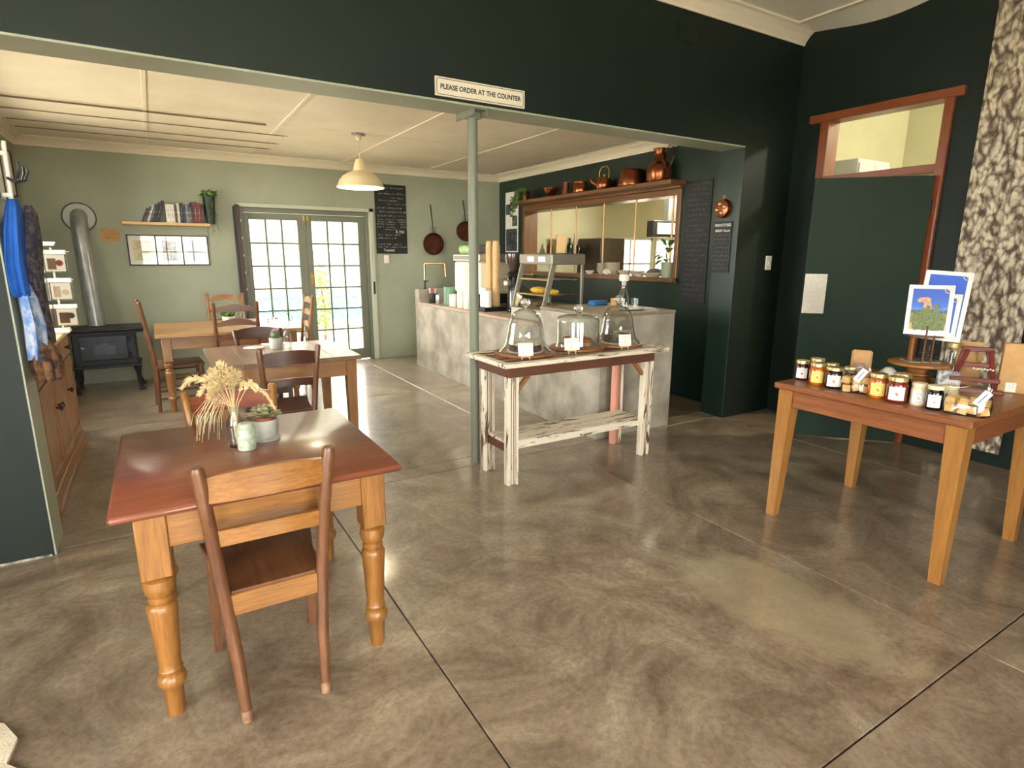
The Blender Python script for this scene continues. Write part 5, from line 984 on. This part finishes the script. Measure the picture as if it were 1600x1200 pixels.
CLOTHW = mat('cloth_lid', S(226, 214, 180), .8)
jar('pale preserve jar with cloth lid between red jam and black jar', 3.195, 1.345, 'white', 'white', .035, .112, CLOTHW, (190, 170, 150)); jar('black preserve jar with white label and twine', 3.165, 1.262, 'black', 'white', .036, .118, CLOTHW, (160, 160, 160)); jar('pale preserve jar right behind the black jar', 3.275, 1.245, 'white', None, .036, .11, CLOTHW)
RUSK = mat('rusk', S(226, 192, 132), .75, c2=S(204, 158, 96), vscale=26, bump=.4, bscale=80)
def rusk_bag(label, x, y, rz, n, L, H, tagoff):
    t = thing('rusk_bag', label, 'bag', (x, y, ZR), rz, 'clear bags of rusks on the display table'); rn = random.Random(n); k = 0
    for layer in range(2):
        for i in range(n): u = -L / 2 + .025 + (L - .05) * i / (n - 1); B().obox((u, rn.uniform(-.015, .015), .022 + layer * .042), (L / n * .86, .055, .036), (rn.uniform(-.35, .35), rn.uniform(-.3, .3), rn.uniform(-.4, .4)), .0025).build('rusk', RUSK, t)
    b = B(); N = 20; R = [(0, .5), (.006, .52), (H * .35, .54), (H * .6, .5), (H * .8, .46), (H, .50)]; vs = []
    for j, (z, f) in enumerate(R):
        th = (.048, .052, .05, .04, .012, .006)[j]
        for i in range(N): a = 2 * pi * i / N; vs.append((L * f * max(-1, min(1, 1.15 * cos(a))), th * sin(a) * (1 + .12 * sin(5 * a + j)), z + (.012 * sin(3 * a + j) if j > 2 else 0)))
    b.add(vs, [(j * N + i, j * N + (i + 1) % N, (j + 1) * N + (i + 1) % N, (j + 1) * N + i) for j in range(len(R) - 1) for i in range(N)] + [tuple(range(N))]); b.build('cellophane', CELLO, t, True)
    tg = B().obox((tagoff[0], -.06, tagoff[1]), (.034, .0015, .075), (-.15, .55, 0)).build('paper_tag', PAPER, t); B().obox((tagoff[0], -.0612, tagoff[1]), (.004, .001, .055), (-.15, .55, 0)).build('tag_stripe', mat('tag_blue', S(70, 76, 130), .6), tg)
VR = atan2(3.2, 1.5)
rusk_bag('clear bag of rusks with a paper tag between the jam jars', 3.20, 1.655, radians(-66), 3, .135, .135, (.02, .105)); rusk_bag('larger clear bag of rusks at the near corner of the display table', 3.19, 1.135, radians(-70), 4, .17, .135, (.05, .095))
def kraft(name, label, x, y, rz, w, d, h, tilt=0, win=False):
    t = thing(name, label, 'packet', (x, y, ZR), rz); B().obox((0, 0, h / 2), (w, d, h), (tilt, 0, 0), min(.012, d * .35)).build('pouch', KRAFT, t)
    if win: B().obox((0, -d / 2 - .001, h * .36), (w * .66, .002, h * .4), (tilt, 0, 0), .0006).build('window', mat('pouch_window', S(196, 170, 150), .3, c2=S(150, 120, 100), vscale=40), t)
kraft('kraft_pouch', 'kraft paper pouch with a window standing behind the jam jars', 3.62, 1.86, radians(-62), .11, .03, .17, .08, True)
t = thing('soap_dish', 'white rounded soap block beside the kraft pouch', 'soap', (3.72, 1.745, ZR)); B().box(-.055, .055, -.04, .04, 0, .075, .03).build('soap', CER, t, True); B().box(-.075, .075, -.055, .055, -.0, .012, .004).build('dish', DARKW['x'], t)
# round wooden stand with photo cards
t = thing('cake_stand', 'turned wooden cake stand on the display table', 'stand', (3.80, 1.62, ZR)); B().lathe([(0, 0), (.085, 0), (.09, .012), (.07, .02), (.055, .035), (.075, .045), (.075, .055), (.055, .062), (.06, .085), (.05, .09), (.06, .10), (.0, .10)], 28).build('pedestal', PINE['z'], t, True); B().lathe([(0, .10), (.150, .10), (.162, .106), (.162, .118), (.155, .122), (0, .122)], 40).build('plate', PINEK['x'], t, True)
hd = thing('card_holder', 'clear acrylic card holder on the turned wooden stand', 'holder', (3.80, 1.62, ZR + .122), radians(-38)); B().box(-.085, .085, -.055, .055, 0, .006, .002).build('base', mat('acrylic_grey', S(150, 150, 144), .15, coat=.4), hd); B().box(-.07, .07, -.045, -.041, .006, .15).build('front_pane', GLASS, hd); B().box(-.07, .07, .041, .045, .006, .15).build('rear_pane', GLASS, hd)
for sx in (-.02, .025): B().box(sx - .004, sx + .004, -.06, -.052, .0, .215, .001).build('prong', OAK['z'], hd)
B().box(-.06, -.045, .0, .03, .006, .15, .002).build('block', PINE['z'], hd); B().box(-.10, .06, -.085, .02, .150, .157, .001).build('ledge', OAK['x'], hd)
def photo_mat():
    m, nt, p = newmat('cactus_photo'); L = nt.links.new; tc = nd(nt, 'ShaderNodeTexCoord'); sp = nd(nt, 'ShaderNodeSeparateXYZ'); L(tc.outputs['Generated'], sp.inputs[0])
    n = nd(nt, 'ShaderNodeTexNoise', i_Scale=9, i_Detail=5); L(tc.outputs['Object'], n.inputs['Vector']); n.inputs['Scale'].default_value = 55
    ad = nd(nt, 'ShaderNodeMath', operation='MULTIPLY_ADD', i_1=.30); L(n.outputs['Fac'], ad.inputs[0]); L(sp.outputs['Z'], ad.inputs[2])
    r = ramp(nt, [(.25, S(196, 166, 110)), (.38, S(96, 110, 60)), (.50, S(130, 140, 84)), (.60, S(60, 78, 50)), (.66, S(90, 140, 216)), (.72, S(52, 104, 200)), (1, S(40, 84, 184))]); r.color_ramp.interpolation = 'LINEAR'
    L(ad.outputs[0], r.inputs[0]); L(r.outputs[0], p.inputs['Base Color']); p.inputs['Roughness'].default_value = .35; return m
PHOTO = photo_mat(); SKYP = mat('sky_photo', S(46, 92, 196), .35); ROCKP = mat('rock_photo', S(220, 176, 140), .4, c2=S(170, 120, 90), vscale=60); CACTP = mat('cactus_print', S(120, 132, 80), .5, c2=S(80, 92, 54), vscale=90); STAMP = mat('stamp_beige', S(206, 188, 150), .6)
def photo_card(label, loc, rz, tilt, w, h, full, roll=0):
    t = thing('photo_card', label, 'card', loc, 0, 'photo cards on the turned stand', rot=(tilt, roll, rz)); B().box(-w / 2, w / 2, 0, .003, 0, h).build('card', PAPER, t); m = w * .10
    if full:
        B().box(-w / 2 + m, w / 2 - m, -.0006, .001, m * 1.3, h - m).build('photo', PHOTO, t)
        b = B().prism([(-.062, .195), (-.050, .212), (-.012, .216), (.004, .208), (.002, .196), (.010, .170), (.014, .135), (-.032, .135), (-.026, .176), (-.030, .188), (-.054, .186)], -.0012, -.0004); b.build('photo_rock', ROCKP, t)
        b = B()
        for i, (x, z, hh) in enumerate(((-.062, .035, .085), (-.046, .03, .10), (-.026, .03, .125), (-.006, .03, .14), (.014, .03, .12), (.034, .03, .155), (.054, .03, .10), (.070, .03, .085), (-.016, .026, .08), (.026, .026, .085), (.046, .026, .07), (-.054, .026, .06))): b.prism([(x - .010, z), (x + .010, z), (x + .011, z + hh - .012), (x + .006, z + hh - .002), (x, z + hh), (x - .006, z + hh - .002), (x - .011, z + hh - .012)], -.0016 - .00012 * i, -.0012)
        b.build('photo_cactus', CACTP, t)
    else: B().box(-w / 2 + m, w / 2 - m, -.0006, .001, m * 1.3, h - m).build('photo', SKYP, t)
    st = B().lathe([(.0, -.0022), (.022, -.0022), (.022, -.0006), (0, -.0006)], 20, M=Matrix.Translation((w / 2 - .026, 0, h - .025)) @ Matrix.Rotation(radians(-90), 4, 'X') @ Matrix.Scale(-1, 4, (0, 0, 1))).build('stamp_disc', PAPER, t); B().lathe([(.017, -.0028), (.021, -.0028), (.021, -.002), (.017, -.002), (.017, -.0028)], 20, M=Matrix.Translation((w / 2 - .026, 0, h - .025)) @ Matrix.Rotation(radians(90), 4, 'X') @ Matrix.Scale(-1, 4, (0, 0, 1)), cap=False).lathe([(0, -.0028), (.006, -.0028), (.006, -.002), (0, -.002)], 12, M=Matrix.Translation((w / 2 - .026, 0, h - .025)) @ Matrix.Rotation(radians(90), 4, 'X') @ Matrix.Scale(-1, 4, (0, 0, 1))).build('stamp_ring', STAMP, st)
    return t
_c = Vector((3.80, 1.62, 0)); RZ = radians(-62); _n = Vector((sin(RZ), -cos(RZ), 0)); _u = Vector((cos(RZ), sin(RZ), 0))
def cpos(u, n, z): v = _c + _u * u + _n * n; return (v.x, v.y, z)
photo_card('front photo card of cactus and rock on the turned stand', cpos(.0, .062, ZR + .285), RZ, radians(-10), .215, .285, True)
photo_card('taller photo card of blue sky behind the front card', cpos(.055, .012, ZR + .255), RZ, radians(-14), .225, .40, False, radians(4))
photo_card('photo card tucked between the other two', cpos(.028, .038, ZR + .277), RZ, radians(-12), .22, .25, False, radians(3))
# red easel stand with beads, cards and boxes
t = thing('jewellery_stand', 'small dark red folding stand hung with beads', 'stand', (3.83, 1.36, ZR), radians(-64)); RD = woods('red_stain', S(92, 34, 28), S(118, 48, 38), scale=12)
for sx in (-1, 1):
    B().obox((sx * .105 - sx * .03, -.035, .115), (.022, .016, .245), (.28, -sx * .22, 0), .003).build('front_leg', RD['z'], t); B().obox((sx * .105 - sx * .03, .045, .115), (.020, .014, .245), (-.28, -sx * .22, 0), .003).build('rear_leg', RD['z'], t)
B().box(-.07, .07, -.012, .016, .215, .24, .003).build('top_bar', RD['x'], t); B().box(-.088, .088, -.043, -.028, .135, .158, .003).build('cross_bar', RD['x'], t); B().box(-.11, .11, -.065, -.052, .055, .078, .003).build('cross_bar', RD['x'], t); B().box(-.13, .13, -.09, -.04, .0, .02, .004).build('foot_bar', RD['x'], t)
for i in range(8): B().ball((-.01 + i * .012, -.048, .128 - .004 * (i % 2)), .0055, 8, 6).build('bead', mat('bead_white', S(226, 220, 206), .3), t, True)
t = thing('kraft_box', 'plain kraft card leaning behind the red stand', 'box', (3.955, 1.44, ZR), radians(-64)); B().obox((0, 0, .125), (.12, .012, .25), (-.10, 0, 0), .002).build('card', KRAFT, t)
t = thing('kraft_box', 'tall kraft box with a white label at the table edge', 'box', (3.955, 1.195, ZR), radians(-64)); B().box(-.09, .09, -.025, .025, 0, .27, .003).build('box', KRAFT, t); lb = B().obox((-.035, -.0275, .032), (.045, .002, .05), (0, 0, 0)).build('label', PAPER, t); b = B(); [scribble(b, -.05, -.02, .02 + .01 * i, .004, -.0287, i, .001) for i in range(4)]; b.build('print', INK, lb)
t = thing('gold_lid_jar', 'clear jar with gold lid behind the red stand', 'jar', (3.90, 1.50, ZR)); B().lathe([(0, 0), (.04, 0), (.042, .20), (.036, .215), (.03, .215)], 20).build('body', GLASS, t, True); B().lathe([(.034, .215), (.04, .216), (.04, .24), (0, .245)], 20).build('lid', GOLD, t, True)
t = thing('silver_packet', 'silver patterned packet under the red stand', 'packet', (3.74, 1.44, ZR), radians(-64)); B().obox((0, 0, .05), (.11, .03, .10), (-.2, 0, 0), .008).build('pouch', mat('silver_print', S(190, 190, 188), .4, c2=S(110, 112, 114), vscale=30, lo=.45, hi=.55), t)

# ================================================================== NEAR ROOM: doorway, hanging, pole, signs
t = struct(bpy.data.objects.new('door_2', None), 'timber framed doorway with glazed fanlight and an open dark green door', 'door'); COL.objects.link(t)
b = B(); b.box(XW - .03, XW + .14, 2.30, 2.365, 0, 2.74, .004); b.build('frame_post', DOORW['z'], t); B().box(XW - .03, XW + .14, 3.265, 3.345, 0, 2.74, .004).build('frame_post', DOORW['z'], t)
B().box(XW - .04, XW + .14, 2.24, 3.45, 2.73, 2.80, .005).build('lintel', DOORW['y'], t); B().box(XW - .03, XW + .14, 2.365, 3.265, 2.20, 2.262, .004).build('transom_bar', DOORW['y'], t); B().box(XW + .05, XW + .054, 2.365, 3.265, 2.262, 2.73).build('fanlight_pane', PANE, t)
_a, _b = Vector((4.66, 2.95, 0)), Vector((5.245, 2.345, 0)); _ang = atan2((_a - _b).y, (_a - _b).x); LL = (_a - _b).length
lf = B().box(0, LL, -.02, .02, .012, 2.17, .003).build('door_leaf', DOORG, t); lf.location = _b; lf.rotation_euler = (0, 0, _ang)
# local +x runs to the free edge; the face toward the viewpoint is +y
B().box(LL - .175, LL - .006, .02, .024, 1.085, 1.412, .0015).build('push_plate', mat('plate_grey', S(196, 190, 178), .35, metal=.2, c2=S(184, 178, 164), vscale=40), lf)
for x in (LL - .165, LL - .018):
    for z in (1.10, 1.395): B().lathe([(0, 0), (.004, 0), (.003, .002), (0, .002)], 8, M=Matrix.Translation((x, .024, z)) @ Matrix.Rotation(radians(-90), 4, 'X')).build('screw', STEEL, lf)
for z in (.25, 1.93): B().tube([(-.008, .0, z - .06), (-.008, .0, z + .06)], .010).build('hinge', IRON, lf, True)
def bark_mat():
    m, nt, p = newmat('lichen_print'); L = nt.links.new; tc = nd(nt, 'ShaderNodeTexCoord'); mp = nd(nt, 'ShaderNodeMapping'); mp.inputs['Scale'].default_value = (1, 1, .55); L(tc.outputs['Object'], mp.inputs[0])
    w = nd(nt, 'ShaderNodeTexNoise', i_Scale=9, i_Detail=3); L(mp.outputs[0], w.inputs['Vector']); s = nd(nt, 'ShaderNodeVectorMath', operation='SCALE', i_Scale=.10); L(w.outputs['Color'], s.inputs[0]); a = nd(nt, 'ShaderNodeVectorMath', operation='ADD'); L(mp.outputs[0], a.inputs[0]); L(s.outputs[0], a.inputs[1])
    v = nd(nt, 'ShaderNodeTexVoronoi', i_Scale=30, i_Randomness=1.0); L(a.outputs[0], v.inputs['Vector']); n = nd(nt, 'ShaderNodeTexNoise', i_Scale=19, i_Detail=9, i_Roughness=.68); L(a.outputs[0], n.inputs['Vector'])
    k = nd(nt, 'ShaderNodeMath', operation='MULTIPLY_ADD', i_1=-.55); L(v.outputs['Distance'], k.inputs[0]); k2 = nd(nt, 'ShaderNodeMath', operation='ADD'); L(k.outputs[0], k2.inputs[0]); L(n.outputs['Fac'], k2.inputs[1]); k.inputs[2].default_value = .22
    r = ramp(nt, [(.27, S(84, 70, 58)), (.40, S(140, 126, 110)), (.48, S(174, 162, 144)), (.62, S(212, 201, 178))]); L(k2.outputs[0], r.inputs[0]); L(r.outputs[0], p.inputs['Base Color']); p.inputs['Roughness'].default_value = .8; return m
t = thing('wall_hanging', 'tall lichen patterned fabric hanging on the wall beside the doorway', 'wall hanging', (XW, 1.875, 0)); b = B(); n = 24; vs = []
for i in range(n + 1):
    y = .245 - .49 * i / n; d = .018 + .006 * sin(i * 1.1)
    vs += [(-d, y, .10), (-d, y, ZF - .02)]
m_ = len(vs); vs += [(q[0] + .004, q[1], q[2]) for q in vs]
b.add(vs, [(2 * i, 2 * i + 2, 2 * i + 3, 2 * i + 1) for i in range(n)] + [(m_ + 2 * i, m_ + 2 * i + 1, m_ + 2 * i + 3, m_ + 2 * i + 2) for i in range(n)]); b.build('fabric', bark_mat(), t, True)
B().tube([(-.018, -.27, ZF - .03), (-.018, .27, ZF - .03)], .012).build('rod', PALEW['y'], t, True)
t = thing('support_pole', 'sage green steel pole holding up the header beam', 'pole', (1.946, 3.735, 0)); b = B(); b.lathe([(0, 0), (.034, 0), (.034, ZH - .06), (0, ZH - .06)], 24); b.build('pole', SAGEP, t, True); B().box(-.055, .055, -.12, .135, ZH - .024, ZH - .012, .002).box(-.055, -.043, -.12, .135, ZH - .06, ZH - .024, .002).box(.043, .055, -.12, .135, ZH - .06, ZH - .024, .002).box(-.043, .043, -.036, .036, ZH - .062, ZH - .024, .002).build('bracket', SAGEP, t)
t = thing('counter_sign', 'white sign board above the sage pole about ordering', 'sign', (1.948, YF, 2.582)); B().box(-.330, .330, -.012, 0, -.056, .056, .002).build('board', mat('sign_cream', S(216, 208, 190), .5), t); b = B()
R_, w_, h_ = .012, .318, .046; poly = [(cx_ + R_ * cos(a), cz_ + R_ * sin(a)) for cx_, cz_, a0 in ((w_ - R_, h_ - R_, 0), (-w_ + R_, h_ - R_, 90), (-w_ + R_, -h_ + R_, 180), (w_ - R_, -h_ + R_, 270)) for a in (radians(a0 + q) for q in (0, 30, 60, 90))]
b.tube([(x, -.0122, z) for x, z in poly + poly[:2]], .0019, 4, False); b.build('border_line', INK, t); text('PLEASE ORDER AT THE COUNTER', .0415, INK, t, (0, -.0128, -.001), (radians(90), 0, 0), sx=.93)
t = thing('air_vent', 'dark green air brick high on the dividing wall', 'vent', (3.81, YF, 3.27)); b = B().box(-.115, .115, -.008, 0, -.06, .06, .002); b.build('plate', GREEN, t)
for i in range(6):
    for j in range(4): B().box(-.098 + i * .035, -.074 + i * .035, -.0095, -.0075, -.047 + j * .026, -.032 + j * .026).build('slot', BLACK, t)
t = thing('copper_mould', 'round copper baking mould hung on the reveal of the opening', 'mould', (4.612, 3.785, 1.985), radians(-90)); M = Matrix.Rotation(radians(90), 4, 'X')
B().lathe([(0, .05), (.062, .05), (.078, .045), (.084, .022), (.088, 0), (.07, 0), (0, .0)], 28, M=M).build('dish', COPPER, t, True)
for k in range(4): a = k * pi / 2 + .3; B().ball((.042 * cos(a), -.052, .042 * sin(a)), (.021, .016, .021), 10, 8).build('boss', mat('bright_copper', S(220, 164, 132), .25, metal=.85), t, True)
B().tube([(.012 * cos(a), -.012, .103 + .016 * sin(a)) for a in [2 * pi * q / 10 for q in range(11)]], .003, 6).build('ring', BRASS, t, True)
tag(B().prism([(-.9, .0), (-.5, .55), (-.25, .52), (-.12, .44), (-.02, .38), (.02, .28), (.09, .24), (.14, .14), (.13, .03), (.2, -.05), (.18, -.3), (-.5, -.5)], 0, .012, 'xy').build('hide_rug', mat('cream_hide', S(226, 214, 192), .9, c2=S(206, 192, 168), vscale=14, bump=.5, bscale=160), None, False, (-.686, 2.045, 0)), 'corner of a cream hide rug at the lower left', 'rug')
